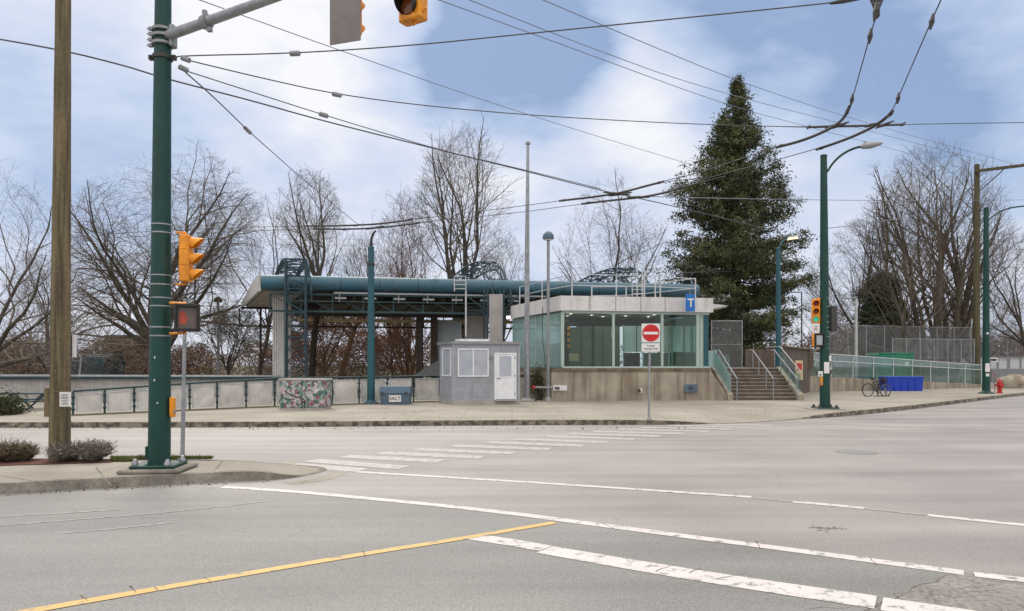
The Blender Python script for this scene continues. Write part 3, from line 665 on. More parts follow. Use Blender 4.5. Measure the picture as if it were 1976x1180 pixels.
def big_green_pole():
    Y = 11.4; X = Xp(307, Y)
    t = thing('signal_pole', 'tall dark green steel signal pole on the near corner with silver mast arm', 'signal pole', (X, Y, .15))
    XT = X + .075
    def cen(z): return X + .075 * (z / 8.9)
    def rad(z): return .168 - .056 * (z / 8.9)
    pts = [(cen(z), Y, z) for z in (.2, 1.5, 3, 4.5, 6, 7.5, 9.6)]
    MB().tube(pts, [rad(p[2]) for p in pts], 32).build('shaft', M['green_pole'], t, smooth=True)
    MB().rbox((X, Y, .235), (.66, .66, .05), 0.1, b=.02).build('base_plate', M['green_pole'], t)
    MB().rbox((X, Y, .18), (.92, .92, .06), 0.1, b=.03).build('footing', M['kerb'], t)
    for a, b in ((-1, -1), (1, -1), (-1, 1), (1, 1)):
        MB().lathe((X + a * .25, Y + b * .25, .262), [(.05, 0), (.05, .03), (.035, .055), (.028, .085), (.01, .095)], 12).build('anchor_bolt', M['steel'], t, smooth=True)
    for py in (431, 447, 530, 548, 574, 590, 631, 648):
        z = Zp(py, Y - .15); mb = MB(); band(mb, (cen(z), Y), z, rad(z) + .001, .02); mb.build('steel_band', M['steel'], t)
    z = Zp(873, Y); MB().rbox((X - .165, Y - .04, z), (.05, .10, .20), .25, b=.015).build('hand_hole_cover', M['green_pole'], t)
    for px, py, w, h in ((289, 619, .05, .085), (305, 690, .018, .035), (305, 734, .018, .035), (288, 730, .02, .20), (311, 778, .02, .02)):
        z = Zp(py, Y - .15); dx = (px - 306) / F * Y; dy = -math.sqrt(max(.0001, (rad(z) + .003) ** 2 - min(dx * dx, rad(z) ** 2 * .98)))
        an = math.atan2(dx, -dy)
        MB().obox((cen(z) + dx, Y + dy, z), (math.cos(an) * w / 2, math.sin(an) * w / 2, 0), (0, .002, 0), (0, 0, h / 2)).build('sticker', M['signwhite'], t)
    # clamps for mast arm and span wires
    zA = Zp(72, Y)
    cl = MB(); 
    for dz in (-.12, 0, .10): cl.lathe((cen(zA), Y, zA + dz), [(.14, -.02), (.165, -.02), (.165, .02), (.14, .02)], 20)
    for dz in (-.14, -.05, .04, .12): cl.box((cen(zA) - .18, Y - .02, zA + dz), (.06, .05, .05)); cl.cyl((cen(zA) - .24, Y - .02, zA + dz), (cen(zA) - .1, Y - .02, zA + dz), .011, n=6)
    cl.rbox((cen(zA) + .17, Y - .02, zA), (.08, .16, .34), b=.02); cl.build('arm_clamp', M['steel_grey'], t, smooth=True)
    zw = Zp(112, Y); c2 = MB(); c2.lathe((cen(zw), Y, zw), [(.13, -.03), (.15, -.03), (.15, .03), (.13, .03)], 20)
    for sx in (-1, 1): c2.box((cen(zw) + sx * .17, Y, zw), (.08, .07, .07)); c2.cyl((cen(zw) + sx * .17, Y - .08, zw), (cen(zw) + sx * .17, Y + .08, zw), .015, n=8)
    c2.build('wire_clamp', M['dark'], t)
    # mast arm
    A = Vector((cen(zA) + .12, Y - .06, zA)); d = Vector((1.96, -1.1, .02)); e = A + d * 2.9
    arm = MB(); arm.tube([A, A.lerp(e, .3), A.lerp(e, .6), e], [.078, .07, .062, .05], 20); ar = arm.build('mast_arm', M['steel'], t, smooth=True)
    q = A.lerp(e, .135); MB().tube([q - d.normalized() * .05, q + d.normalized() * .05], [.105, .105], 16).build('arm_collar', M['steel_grey'], ar)
    MB().box(q + Vector((-.02, 0, .12)), (.06, .06, .1)).build('collar_bolt', M['steel_grey'], ar); MB().box(q + Vector((.05, 0, -.11)), (.07, .07, .07)).build('collar_bolt', M['steel_grey'], ar)
    return t, A, d, cen, zw, Y, rad
gp, ARM, ARMD, gcen, ZW, GY, grad = big_green_pole()
# signal seen from the side, facing right
zc = Zp(500, GY)
def ae(s_): return (-.13 * 0 + 0, .22, s_ * (.41))
traffic_signal((Xp(368, GY) + .015, GY - .02, zc), R(90 + 4), 'yellow three-lens traffic signal seen side-on, facing right, strapped to the near green pole', 'traffic signals', sz=.245, armends=lambda s_: (0, .235, s_ * (.41)), depth=.15)
zp_ = Zp(615, GY)
ped_signal((Xp(367, GY), GY - .10, zp_), R(22), .37, .43, 'pedestrian signal with faint red hand on the near green pole', lambda s_: (-.26, .15, s_ * .24))
def push_button(loc, rz, h, label):
    t = thing('push_button', label, 'push button', loc, rz, 'crossing push buttons')
    MB().rbox((0, 0, 0), (.10, .07, h), b=.02).build('housing', M['yellow'], t, world=False)
    MB().lathe((0, 0, 0), [(.0, 0)] * 1 + [(.03, .0)], 3) if False else None
    k = MB(); k.tube([(0, -.03, -h * .2), (0, -.055, -h * .2)], [.03, .025], 12); k.build('button', M['steel'], t, world=False)
push_button((Xp(334, GY), GY - .02, Zp(786, GY)), R(78), .31, 'yellow push button box on the near green pole')
# signals hanging from the mast arm
k1 = ARM + ARMD * 1.66; k2_ = ARM + ARMD * 2.08
aang = math.atan2(ARMD.y, ARMD.x)
H1 = .30 * 3
traffic_signal((k1.x + .03, k1.y, Zp(95, k1.y) + H1 / 2 + .14), R(-19) + PI, 'traffic signal under the mast arm showing only its plain grey back plate', 'traffic signals', sz=.30, plate=True, depth=.18, armends=lambda s_: (0, .14, s_ * .62) if s_ > 0 else (0, .10, -.50), armmat='steel_grey')
traffic_signal((k2_.x, k2_.y - .0, Zp(38, k2_.y) + .36 * 1.5), aang - .03, 'yellow traffic signal at the top edge with its dark visor facing the camera', 'traffic signals', sz=.36, states=('amber_dark', 'amber_dark', 'amber_dark'), vis='black', armends=lambda s_: (0, .14, s_ * .66) if s_ > 0 else (.23, .06, -.42), armmat='yellow')

# slim steel sign post behind
def steel_post():
    Y = 12.75; X = Xp(352, Y)
    t = thing('sign_post', 'slim galvanised steel post just right of the near green pole', 'post', (X, Y, .15))
    MB().cyl((X, Y, .15), (X + .05, Y, Zp(577, Y)), .036, .03, 14).build('shaft', M['steel'], t, smooth=True)
    MB().lathe((X, Y, .15), [(.10, 0), (.10, .012), (.045, .03), (.04, .10)], 16).build('base_flange', M['steel_grey'], t)
    MB().lathe((X + .05, Y, Zp(577, Y)), [(.034, 0), (.034, .04), (.02, .05)], 12).build('cap', M['dark'], t)
steel_post()

def right_green_pole():
    Y = 27.2; X = Xp(1592, Y)
    t = thing('signal_pole', 'dark green signal and lamp pole on the far corner beside the stairs', 'signal pole', (X, Y, .15))
    zt = Zp(302, Y)
    pts = [(X + .0 - .05 * k, Y, .2 + (zt - .2) * k) for k in (0, .3, .6, 1)]
    MB().tube(pts, [.19, .17, .15, .118], 24).build('shaft', M['green_pole'], t, smooth=True)
    MB().lathe((X - .05, Y, zt), [(.125, 0), (.13, .03), (.06, .07), (.01, .08)], 16).build('cap', M['green_pole'], t)
    bp = MB().rbox((X, Y, .19), (.80, .7, .05), b=.02).build('base_plate', M['green_pole'], t)
    MB().rbox((X, Y, .165), (1.15, .95, .02), b=.02).build('footing', M['concrete_pale'], t)
    for a, b in ((-1, -1), (1, -1), (-1, 1), (1, 1)): MB().lathe((X + a * .32, Y + b * .26, .21), [(.07, 0), (.07, .04), (.03, .1), (.01, .13)], 10).build('anchor_bolt', M['dark'], t)
    A = P(1596, 332, Y); pts = [A, P(1606, 316, Y), P(1622, 300, Y - .1), P(1643, 288, Y - .15), P(1665, 282, Y - .2)]
    arm = MB().tube(smooth_pts(pts, 2), .045, 10).build('lamp_arm', M['green_pole'], t, smooth=True)
    c = P(1680, 281.5, Y - .2); hd = MB(); hd.tube([P(1660, 284, Y - .2), P(1666, 282.5, Y - .2), P(1680, 281, Y - .2), P(1698, 277.5, Y - .2), P(1703, 276.5, Y - .2)], [.05, .11, .12, .07, .02], 12)
    hd.build('lamp_head', M['steel_grey'], t, smooth=True); MB().box(P(1669, 275.5, Y - .2), (.07, .07, .08)).build('photocell', M['steel_grey'], t)
    for py in (575, 592, 610, 622, 632, 640, 650, 664, 672, 700, 785 - 14):
        z = Zp(py, Y - .15); mb = MB(); band(mb, (X, Y), z, .172 - .05 * z / 9 + .008, .02); mb.build('steel_band', M['steel'], t)
    mb = MB(); z = Zp(284, Y)
    MB().box(P(1607, 616, Y - .02), (.20, .26, .95)).build('side_sign_board', M['dark'], t)
    for px, py, w, h, lab in ((1591, 710, .19, .42, 'white poster'), (1598, 692, .14, .20, None), (1600, 713, .10, .16, None)):
        dx = (px - 1592) / F * Y; dy = -math.sqrt(.19 ** 2 - min(dx * dx, .03)); an = math.atan2(dx, -dy)
        MB().obox((X + dx, Y + dy - .005, Zp(py, Y)), (math.cos(an) * w / 2, math.sin(an) * w / 2, 0), (0, .004, 0), (0, 0, h / 2)).build('poster', M['signwhite'], t)
    MB().obox((X + .14, Y - .16, Zp(718, Y)), (.06, .05, 0), (0, .004, 0), (0, 0, .08)).build('sticker', M['black'], t)
    traffic_signal((Xp(1573.5, Y), Y - .05, Zp(601, Y)), R(-18), 'traffic signal with its green lens lit on the far corner pole', 'traffic signals', sz=.30, states=('red_dark', 'amber_dark', 'green_lit'), armends=lambda s_: (.26, .08, s_ * .46), depth=.16)
    ped_signal((Xp(1577, Y), Y - .12, Zp(657, Y)), R(12), .40, .50, 'pedestrian signal with blank grey face on the far corner pole', lambda s_: (.20, .12, s_ * .26), lit=False)
    s = thing('sign', 'small white square sign between the traffic signal and the pedestrian signal', 'sign', P(1574, 634, Y - .08))
    MB().rbox((0, 0, 0), (.30, .02, .36), b=.008).build('board', M['signwhite'], s, world=False)
    MB().tube([(.12, .02, 0), (.28, .06, 0)], .015, 6).build('bracket', M['steel'], s, world=False)
    for k in (-.06, .0, .06): MB().box((0, -.012, k), (.14, .004, .02)).build('pictogram', M['red_dark'], s, world=False)
    push_button((Xp(1583, Y), Y - .1, Zp(736, Y)), R(-20), .32, 'yellow push button box on the far corner green pole')
    s = thing('sign', 'small white push button instruction sign on the far corner pole', 'sign', P(1583.5, 722, Y - .14))
    MB().rbox((0, 0, 0), (.16, .01, .20), R(-20), b=.004).build('board', M['signwhite'], s, world=False)
    MB().box((0, -.012, -.03), (.08, .006, .05)).build('pictogram', M['ink'], s, world=False)
right_green_pole()

def lamp_pole(px, pybase, pytop, Y, label, arm, r0, r1, m, head, base_z=.15, lit=False, extra=True):
    X = Xp(px, Y); t = thing('street_lamp', label, 'street lamp', (X, Y, base_z), 0, 'street lamps'); zt = Zp(pytop, Y)
    MB().tube([(X, Y, base_z), (X, Y, (base_z + zt) / 2), (X, Y, zt)], [r0, (r0 + r1) / 2, r1], 20).build('shaft', m, t, smooth=True)
    MB().lathe((X, Y, base_z), [(r0 * 2, 0), (r0 * 2, .04), (r0 * 1.2, .12), (r0 * 1.02, .16)], 16).build('base_plate', m, t)
    if extra: MB().lathe((X, Y, zt), [(r1 * 1.08, -.05), (r1 * 1.08, .02), (.02, .08)], 14).build('cap', m, t)
    if arm: MB().tube(smooth_pts([P(a, b, Y) for a, b in arm], 2), .045, 8).build('lamp_arm', m, t, smooth=True)
    if head:
        (a, b), (c_, d_) = head
        MB().tube([P(a, b, Y), P(a + (c_ - a) * .2, b + (d_ - b) * .2, Y), P(a + (c_ - a) * .6, b + (d_ - b) * .6, Y), P(c_, d_, Y)], [.05, .12, .13, .04], 12).build('lamp_head', M['steel_grey'], t, smooth=True)
        if lit: MB().obox(P((a + c_) / 2, (b + d_) / 2 + 1.5, Y - .06), (.26, 0, .04), (0, .09, 0), (0, 0, .05)).build('lamp_glow', M['sodium'], t)
    return t
lp2 = lamp_pole(1903, 760, 402, 42, 'dark green street lamp beside the red hydrant at right', [(1905, 428), (1915, 418), (1932, 407), (1955, 400), (1990, 397)], .21, .13, M['green_pole'], ((1988, 397), (2030, 394)))
for py, w, h in ((644, .12, .10), (705, .22, .20), (713, .26, .30), (724, .18, .16)):
    MB().obox((Xp(1901, 42), 41.79, Zp(py, 42)), (w / 2, 0, 0), (0, .012, 0), (0, 0, h / 2)).build('poster', M['signwhite'], lp2)
lamp_pole(1502, 770, 480, 40, 'teal street lamp with glowing head behind the stairs', [(1503, 488), (1505, 473), (1512, 464), (1522, 460)], .17, .11, M['teal_pole'], ((1519, 461), (1540, 457)), lit=True)
tp = lamp_pole(716, 780, 478, 30.8, 'teal trolley wire pole beside the salt bin', None, .165, .125, M['teal_pole'], None)
MB().tube(smooth_pts([P(716, 480, 30.8), P(716, 462, 30.8), P(719, 452, 30.6), P(724, 445, 30.4)], 2), [.07] * 13, 8).build('curved_bracket', M['dark'], tp) if False else None
MB().tube([P(716, 482, 30.8), P(716, 466, 30.8), P(718, 457, 30.7), P(721, 450, 30.6), P(725, 446, 30.4)], [.10, .06, .05, .045, .04], 8).build('curved_bracket', M['dark'], tp)
kk = MB(); kk.lathe((Xp(716, 30.8), 30.8, Zp(510, 30.8)), [(.14, -.04), (.17, -.04), (.17, .04), (.14, .04)], 14); kk.cyl(P(708, 510, 30.8), P(724, 510, 30.8), .03, n=6); kk.build('wire_clamp', M['dark'], tp)

def dome_lamp(px, base_py, top_py, Y, label, r, hr, base_z=.15, m='steel_grey'):
    X = Xp(px, Y); t = thing('dome_lamp', label, 'lamp post', (X, Y, base_z), 0, 'dome-headed lamp posts'); zt = Zp(top_py, Y)
    MB().cyl((X, Y, base_z), (X, Y, zt - .3), r * 1.2, r, 14).build('shaft', M[m], t, smooth=True)
    MB().lathe((X, Y, base_z), [(r * 2.6, 0), (r * 2.6, .05), (r * 1.6, .16), (r * 1.2, .2)], 16).build('base_plate', M['concrete_pale'], t, smooth=True)
    MB().lathe((X, Y, zt - .36), [(r, 0), (hr * .98, .02), (hr, .12), (hr * .85, .24), (hr * .5, .33), (.02, .37)], 20).build('dome_head', M['salt'] if base_z > .1 else M['wood_dark'], t, smooth=True)
    MB().lathe((X, Y, zt - .40), [(hr * .6, 0), (hr * .85, .035)], 16).build('lamp_lens', M['white'], t)
dome_lamp(1058, 775, 447, 33, 'grey lamp post with blue-grey dome head by the concrete wall', .065, .26)
dome_lamp(421, 790, 573, 48, 'brown dome-headed lamp post far behind the pale fence', .08, .28, 0)

def flagpole():
    Y = 33; X = Xp(1017, Y); t = thing('flagpole', 'tall bare silver flagpole right of the grey kiosk', 'flagpole', (X, Y, .15))
    MB().tube([(X, Y, .15), (X, Y, 6.6), (X + .04, Y, Zp(280, Y))], [.125, .11, .06], 18).build('shaft', M['steel'], t, smooth=True)
    MB().lathe((X, Y, .15), [(.34, 0), (.34, .05), (.22, .12), (.13, .16)], 20).build('base_flange', M['concrete_pale'], t, smooth=True)
    MB().lathe((X + .045, Y, Zp(280, Y)), [(.07, 0), (.11, .02), (.11, .12), (.06, .15)], 12).build('truck_cap', M['steel_grey'], t)
    MB().cyl((X, Y - .15, 3.2), (X + .01, Y - .13, 9), .008, n=4).build('halyard', M['dark'], t)
    MB().box((X + .02, Y - .13, Zp(626, Y)), (.05, .06, .12)).build('cleat', M['steel_grey'], t)
flagpole()

def simple_post(px, pyb, pyt, Y, r, m, name, label, cat, group=None, top=None, z0=0.0):
    X = Xp(px, Y); t = thing(name, label, cat, (X, Y, z0), 0, group)
    MB().cyl((X, Y, z0), (X, Y, Zp(pyt, Y)), r, r * .85, 12).build('shaft', m, t, smooth=True)
    if top == 'flood':
        MB().rbox((X - .1, Y, Zp(pyt, Y) + .12), (.9, .4, .26), b=.05).build('lamp_head', M['steel_grey'], t)
    elif top == 'arm':
        MB().rbox((X - .45, Y, Zp(pyt, Y) + .03), (.9, .25, .10), b=.03).build('lamp_head', M['steel_grey'], t)
    else:
        MB().lathe((X, Y, Zp(pyt, Y)), [(r, 0), (r, .04), (.01, .08)], 10).build('cap', m, t)
simple_post(1652, 740, 577, 54.3, .12, M['rail_white'], 'light_post', 'white light post beyond the ramp between green pole and evergreen', 'light post', top='arm')
simple_post(1547, 740, 565, 60, .06, M['dark'], 'light_post', 'thin dark light post left of the far corner signal', 'light post', top='arm')
simple_post(1766, 740, 566, 66, .10, M['steel_grey'], 'light_post', 'pale floodlight post in front of the multi-stemmed bare tree', 'light post', top='flood')

def right_utility():
    Y = 56; X = Xp(1884, Y)
    t = thing('utility_pole', 'brown wooden utility pole with a crossarm near the right edge', 'utility pole', (X, Y, 0))
    MB().tube([(X, Y, 0), (X, Y, 6), (X + .05, Y, Zp(318, Y))], [.29, .25, .19], 16).build('pole', M['wood_dark'], t, smooth=True)
    a = P(1880, 331, Y - .2); b = P(2020, 314, Y - 3); ca = MB().beam(a, b, .17, .20).build('crossarm', M['wood_dark'], t)
    MB().beam(P(1888, 372, Y - .1), P(1938, 326, Y - 1.2), .09, .05).build('brace', M['dark'], t)
    for k in (.12, .33, .52, .7, .9):
        p = a.lerp(b, k); MB().lathe((p.x, p.y, p.z + .08), [(.03, 0), (.06, .04), (.05, .14), (.02, .17)], 8).build('insulator', M['concrete_pale'], ca)
right_utility()

# do-not-enter sign
def no_entry():
    Y = 22.3; X = Xp(1252, Y)
    t = thing('road_sign', 'red and white no entry sign on a steel post at the far kerb', 'road sign', (X, Y, .15))
    MB().tube([(X, Y, .15), (X + .03, Y, Zp(660, Y)), (X + .05, Y, Zp(630, Y))], [.035, .03, .03], 12).build('post', M['steel'], t, smooth=True)
    MB().lathe((X, Y, .15), [(.09, 0), (.09, .015), (.04, .05)], 12).build('base_flange', M['steel_grey'], t)
    c = P(1256, 643, Y - .05); w = 36 / F * Y / 2
    b = MB().rbox(c, (w * 2, .012, w * 2), b=.005).build('sign_board', M['signwhite'], t)
    d = MB(); d.tube([c + Vector((0, -.008, 0)), c + Vector((0, -.014, 0))], [w * .92, w * .92], 40); d.build('red_disc', M['red'], b)
    MB().box(c + Vector((0, -.018, -.005)), (w * 1.55, .006, w * .27)).build('white_bar', M['signwhite'], b)
    c2 = P(1255.5, 671, Y - .05); h = 16 / F * Y
    b2 = MB().rbox(c2, (w * 1.95, .012, h), b=.004).build('tab_board', M['signwhite'], t)
    text('lettering', 'Transit', .085, c2 + Vector((0, -.009, .052)), (1, 0, 0), (0, 0, 1), M['ink'], b2, .001)
    text('lettering', 'Vehicles Only', .078, c2 + Vector((0, -.009, -.04)), (1, 0, 0), (0, 0, 1), M['ink'], b2, .001)
no_entry()

# grey kiosk
def kiosk():
    Y0 = 30.0; A = G(875, 782, .15); A = Vector((Xp(875, Y0), Y0, 0)); B = Vector((Xp(1001, Y0 + .55), Y0 + .55, 0)); C = Vector((Xp(848.5, Y0 + 1.7), Y0 + 1.7, 0))
    u = (B - A); W = u.length; u.normalize(); v = (C - A); D = v.length; v.normalize()
    t = thing('kiosk', 'grey prefab kiosk with white door and blinds, beside the salt bin', 'kiosk', (A.x, A.y, .15))
    zt = Zp(664, Y0); z0 = .35
    def pt(a, b, z): p = A + u * a + v * b; return Vector((p.x, p.y, z))
    MB().slab([pt(-.02, -.02, .15), pt(W + .02, -.02, .15), pt(W + .02, D + .02, .15), pt(-.02, D + .02, .15)], (0, 0, .2)).build('base_skirt', M['concrete_pale'], t)
    n = MB().slab([pt(0, 0, z0), pt(W, 0, z0), pt(W, D, z0), pt(0, D, z0)], (0, 0, zt - z0)).build('wall', M['shed'], t)
    sd = MB()
    for k in range(1, 22): # siding laps
        z = z0 + (zt - z0) * k / 22; sd.obox(pt(W / 2, -.004, z), u * (W / 2 - .06), v * .004, (0, 0, .004)); sd.obox(pt(-.004, D / 2, z), v * (D / 2 - .03), u * .004, (0, 0, .004))
    sd.build('siding_laps', M['shed'], n)
    MB().slab([pt(-.09, -.09, zt), pt(W + .09, -.09, zt), pt(W + .09, D + .09, zt), pt(-.09, D + .09, zt)], (0, 0, .11)).build('roof', M['steel_grey'], t)
    MB().slab([pt(.5, .6, zt + .11), pt(1.7, .6, zt + .11), pt(1.7, 1.3, zt + .11), pt(.5, 1.3, zt + .11)], (0, 0, .12)).build('roof_box', M['white'], t)
    for a in (0, W): MB().obox(pt(a, -.012, (z0 + zt) / 2), u * .05, v * .012, (0, 0, (zt - z0) / 2 - .01)).build('corner_trim', M['shed'], t)
    fx = lambda px: (px - 875) / (1001 - 875) * W
    def fz(py): return Zp(py, Y0)
    # window
    def window(a0, a1, za, zb, side=False):
        if not side: q = lambda a, z, d: pt(a, -d, z); uu, vv = u, v
        else: q = lambda a, z, d: pt(-d, a, z); uu, vv = v, u
        w = MB(); cx = (a0 + a1) / 2; cz = (za + zb) / 2; fw = .05
        for aa in (a0 + fw / 2, a1 - fw / 2): w.obox(q(aa, cz, .02), uu * fw / 2, vv * .024, (0, 0, (zb - za) / 2))
        for zz in (za + fw / 2, zb - fw / 2): w.obox(q(cx, zz, .02), uu * ((a1 - a0) / 2 - fw), vv * .024, (0, 0, fw / 2))
        if not side: w.obox(q(cx, cz, .018), uu * .025, vv * .022, (0, 0, (zb - za) / 2 - fw))
        o = w.build('window', M['white'], t)
        bl = MB(); bl.obox(q(cx, cz, .008), uu * ((a1 - a0) / 2 - fw), vv * .006, (0, 0, (zb - za) / 2 - fw)); bl.build('pane', M['blind'], o)
        s_ = MB()
        for k in range(18): s_.obox(q(cx, za + .09 + (zb - za - .18) * k / 17, .016), uu * ((a1 - a0) / 2 - fw - .01), vv * .003, (0, 0, .008))
        s_.build('blind_slats', M['blind'], o)
    window(fx(883), fx(942), fz(727.5), fz(673))
    window(.25, D - .45, fz(727), fz(671), True)
    # door
    a0, a1, zb = fx(953), fx(995.5), fz(681)
    fr = MB(); cz = (z0 + zb) / 2
    for aa in (a0 + .03, a1 - .03): fr.obox(pt(aa, -.02, cz), u * .03, v * .026, (0, 0, (zb - z0) / 2))
    fr.obox(pt((a0 + a1) / 2, -.02, zb - .03), u * ((a1 - a0) / 2 - .06), v * .026, (0, 0, .03))
    d = fr.build('door', M['white'], t)
    MB().obox(pt((a0 + a1) / 2, -.012, cz - .02), u * ((a1 - a0) / 2 - .065), v * .012, (0, 0, (zb - z0) / 2 - .045)).build('door_leaf', M['white'], d)
    za, zbb = fz(728), fz(687)
    MB().obox(pt((a0 + a1) / 2, -.028, (za + zbb) / 2), u * .26, v * .005, (0, 0, (zbb - za) / 2)).build('door_pane', M['blind'], d)
    wf = MB()
    for s_ in (-1, 1): wf.obox(pt((a0 + a1) / 2 + s_ * .275, -.03, (za + zbb) / 2), u * .018, v * .008, (0, 0, (zbb - za) / 2)); wf.obox(pt((a0 + a1) / 2, -.03, (za + zbb) / 2 + s_ * (zbb - za) / 2), u * .29, v * .0085, (0, 0, .018))
    wf.build('pane_frame', M['white'], d)
    for k in (.25, 1.0, 1.75): MB().obox(pt(a1 - .055, -.03, z0 + k), u * .018, v * .02, (0, 0, .045)).build('hinge', M['steel_grey'], d)
    MB().obox(pt((a0 + a1) / 2, -.08, z0 - .03), u * .45, v * .08, (0, 0, .02)).build('threshold', M['concrete_pale'], t)
    MB().rbox(pt(fx(946), -.03, fz(690)), (.10, .06, .14), b=.01).build('junction_box', M['steel_grey'], t)
    h = MB(); h.tube([pt(a0 + .11, -.03, fz(731)), pt(a0 + .11, -.08, fz(731)), pt(a0 + .24, -.08, fz(731))], .014, 8); h.build('door_handle', M['dark'], d)
kiosk()

# patterned utility cabinet
def cabinet():
    Y = 26.9; x0, x1 = Xp(537, Y), Xp(626, Y); cx = (x0 + x1) / 2; W = x1 - x0; H = Zp(733, Y) - .15
    t = thing('utility_cabinet', 'utility cabinet wrapped in a pink, teal and white floral pattern', 'utility cabinet', (cx, Y, .15), R(-3))
    m = bpy.data.materials.new('floral_wrap'); m.use_nodes = True; N = m.node_tree.nodes; L = m.node_tree.links; b = N['Principled BSDF']; b.inputs['Roughness'].default_value = .5
    tc = N.new('ShaderNodeTexCoord'); nz = N.new('ShaderNodeTexNoise'); nz.inputs['Scale'].default_value = 5; L.new(tc.outputs['Object'], nz.inputs['Vector'])
    sc1 = N.new('ShaderNodeVectorMath'); sc1.operation = 'SCALE'; sc1.inputs['Scale'].default_value = .25; L.new(nz.outputs['Color'], sc1.inputs[0])
    ad = N.new('ShaderNodeVectorMath'); ad.operation = 'ADD'; L.new(tc.outputs['Object'], ad.inputs[0]); L.new(sc1.outputs[0], ad.inputs[1])
    vo = N.new('ShaderNodeTexVoronoi'); vo.inputs['Scale'].default_value = 8.5; L.new(ad.outputs[0], vo.inputs['Vector'])
    cr = N.new('ShaderNodeValToRGB'); cr.color_ramp.interpolation = 'CONSTANT'; e = cr.color_ramp.elements
    cols = [(.06, .13, .12), (.22, .34, .31), (.55, .53, .51), (.34, .12, .14), (.56, .46, .48), (.13, .24, .22), (.60, .57, .56), (.55, .50, .50), (.26, .37, .34), (.10, .11, .12)]
    e[0].color = (*cols[0], 1); e[1].position = .1; e[1].color = (*cols[1], 1)
    for i in range(2, 10): x = e.new(i / 10); x.color = (*cols[i], 1)
    sp = N.new('ShaderNodeSeparateColor'); L.new(vo.outputs['Color'], sp.inputs[0]); L.new(sp.outputs[0], cr.inputs[0])
    v2 = N.new('ShaderNodeTexVoronoi'); v2.inputs['Scale'].default_value = 24; L.new(ad.outputs[0], v2.inputs['Vector'])
    mr = N.new('ShaderNodeMapRange'); mr.inputs['From Min'].default_value = .1; mr.inputs['From Max'].default_value = .6; mr.inputs['To Min'].default_value = 1.15; mr.inputs['To Max'].default_value = .55; L.new(v2.outputs['Distance'], mr.inputs['Value'])
    s_ = N.new('ShaderNodeVectorMath'); s_.operation = 'SCALE'; L.new(cr.outputs[0], s_.inputs[0]); L.new(mr.outputs[0], s_.inputs['Scale']); L.new(s_.outputs[0], b.inputs['Base Color'])
    MB().rbox((0, .5, H / 2 + .03), (W, 1.0, H - .06), b=.05).build('body', m, t, world=False)
    MB().rbox((0, .5, H - .005), (W + .06, 1.06, .07), b=.03).build('lid', M['concrete_pale'], t, world=False)
    MB().box((0, .5, .02), (W - .04, .96, .1)).build('plinth', M['concrete_pale'], t, world=False)
    # dark outline figure in the pattern: a swirl across the doors
    def sw(pts, r, mm='ink'):
        MB().tube(smooth_pts([Vector((a, -.004, z)) for a, z in pts], 2), r, 6).build('painted_line', M[mm], t, world=False)
    sw([(-W * .36, H * .62), (-W * .25, H * .50), (-W * .12, H * .42), (W * .02, H * .40), (W * .08, H * .3), (W * .06, H * .06)], .022)
    sw([(-W * .42, H * .55), (-W * .40, H * .38), (-W * .28, H * .32), (-W * .14, H * .36)], .014)
    sw([(-W * .02, H * .36), (W * .03, H * .22), (0, H * .05)], .014)
    MB().box((0.02, -.003, H * .5), (.014, .012, H - .2)).build('door_seam', M['dark'], t, world=False)
    MB().rbox((.12, -.02, H * .52), (.04, .05, .14), b=.01).build('door_handle', M['steel_grey'], t, world=False)
    for k in range(4): MB().box((-W / 2 - .012, .2 + .2 * k, H * .5), (.012, .05, H * .8)).build('side_rib', M['concrete_pale'], t, world=False)
cabinet()

def salt_bin():
    Y = 30.2; x0, x1 = Xp(733, Y), Xp(790, Y); W = x1 - x0; H = Zp(746, Y) - .15
    t = thing('salt_bin', 'slate blue salt bin lettered SALT beside the teal pole', 'salt bin', ((x0 + x1) / 2, Y, .15))
    b = MB(); w = W / 2; vs = [(-w * .94, 0, 0), (w * .94, 0, 0), (w * .94, .75, 0), (-w * .94, .75, 0), (-w, -.04, H * .62), (w, -.04, H * .62), (w, .8, H * .62), (-w, .8, H * .62)]
    b.add(vs, [(3, 2, 1, 0), (4, 5, 6, 7), (0, 1, 5, 4), (1, 2, 6, 5), (2, 3, 7, 6), (3, 0, 4, 7)]); b.build('body', M['salt'], t, world=False)
    l = MB(); vs = [(-w - .03, -.07, H * .62), (w + .03, -.07, H * .62), (w + .03, .83, H * .62), (-w - .03, .83, H * .62), (-w - .01, .02, H * .98), (w + .01, .02, H * .98), (w + .01, .80, H), (-w - .01, .80, H)]
    l.add(vs, [(3, 2, 1, 0), (4, 5, 6, 7), (0, 1, 5, 4), (1, 2, 6, 5), (2, 3, 7, 6), (3, 0, 4, 7)]); li = l.build('lid', M['salt'], t, world=False)
    for s_ in (-.8, .8): MB().box((w * s_, -.08, H * .64), (.08, .03, .10)).build('latch', M['dark'], li, world=False)
    pl = MB().obox((.02 + .0, -.040, H * .34), (.25, 0, 0), (0, .004, 0), (0, 0, .14)).build('label_plate', M['signwhite'], t, world=False)
    c = Vector(((x0 + x1) / 2 + .02, Y - .046, .15 + H * .335))
    text('lettering', 'SALT', .21, c, (1, 0, 0), (0, 0, 1), M['ink'], pl, .002)
salt_bin()

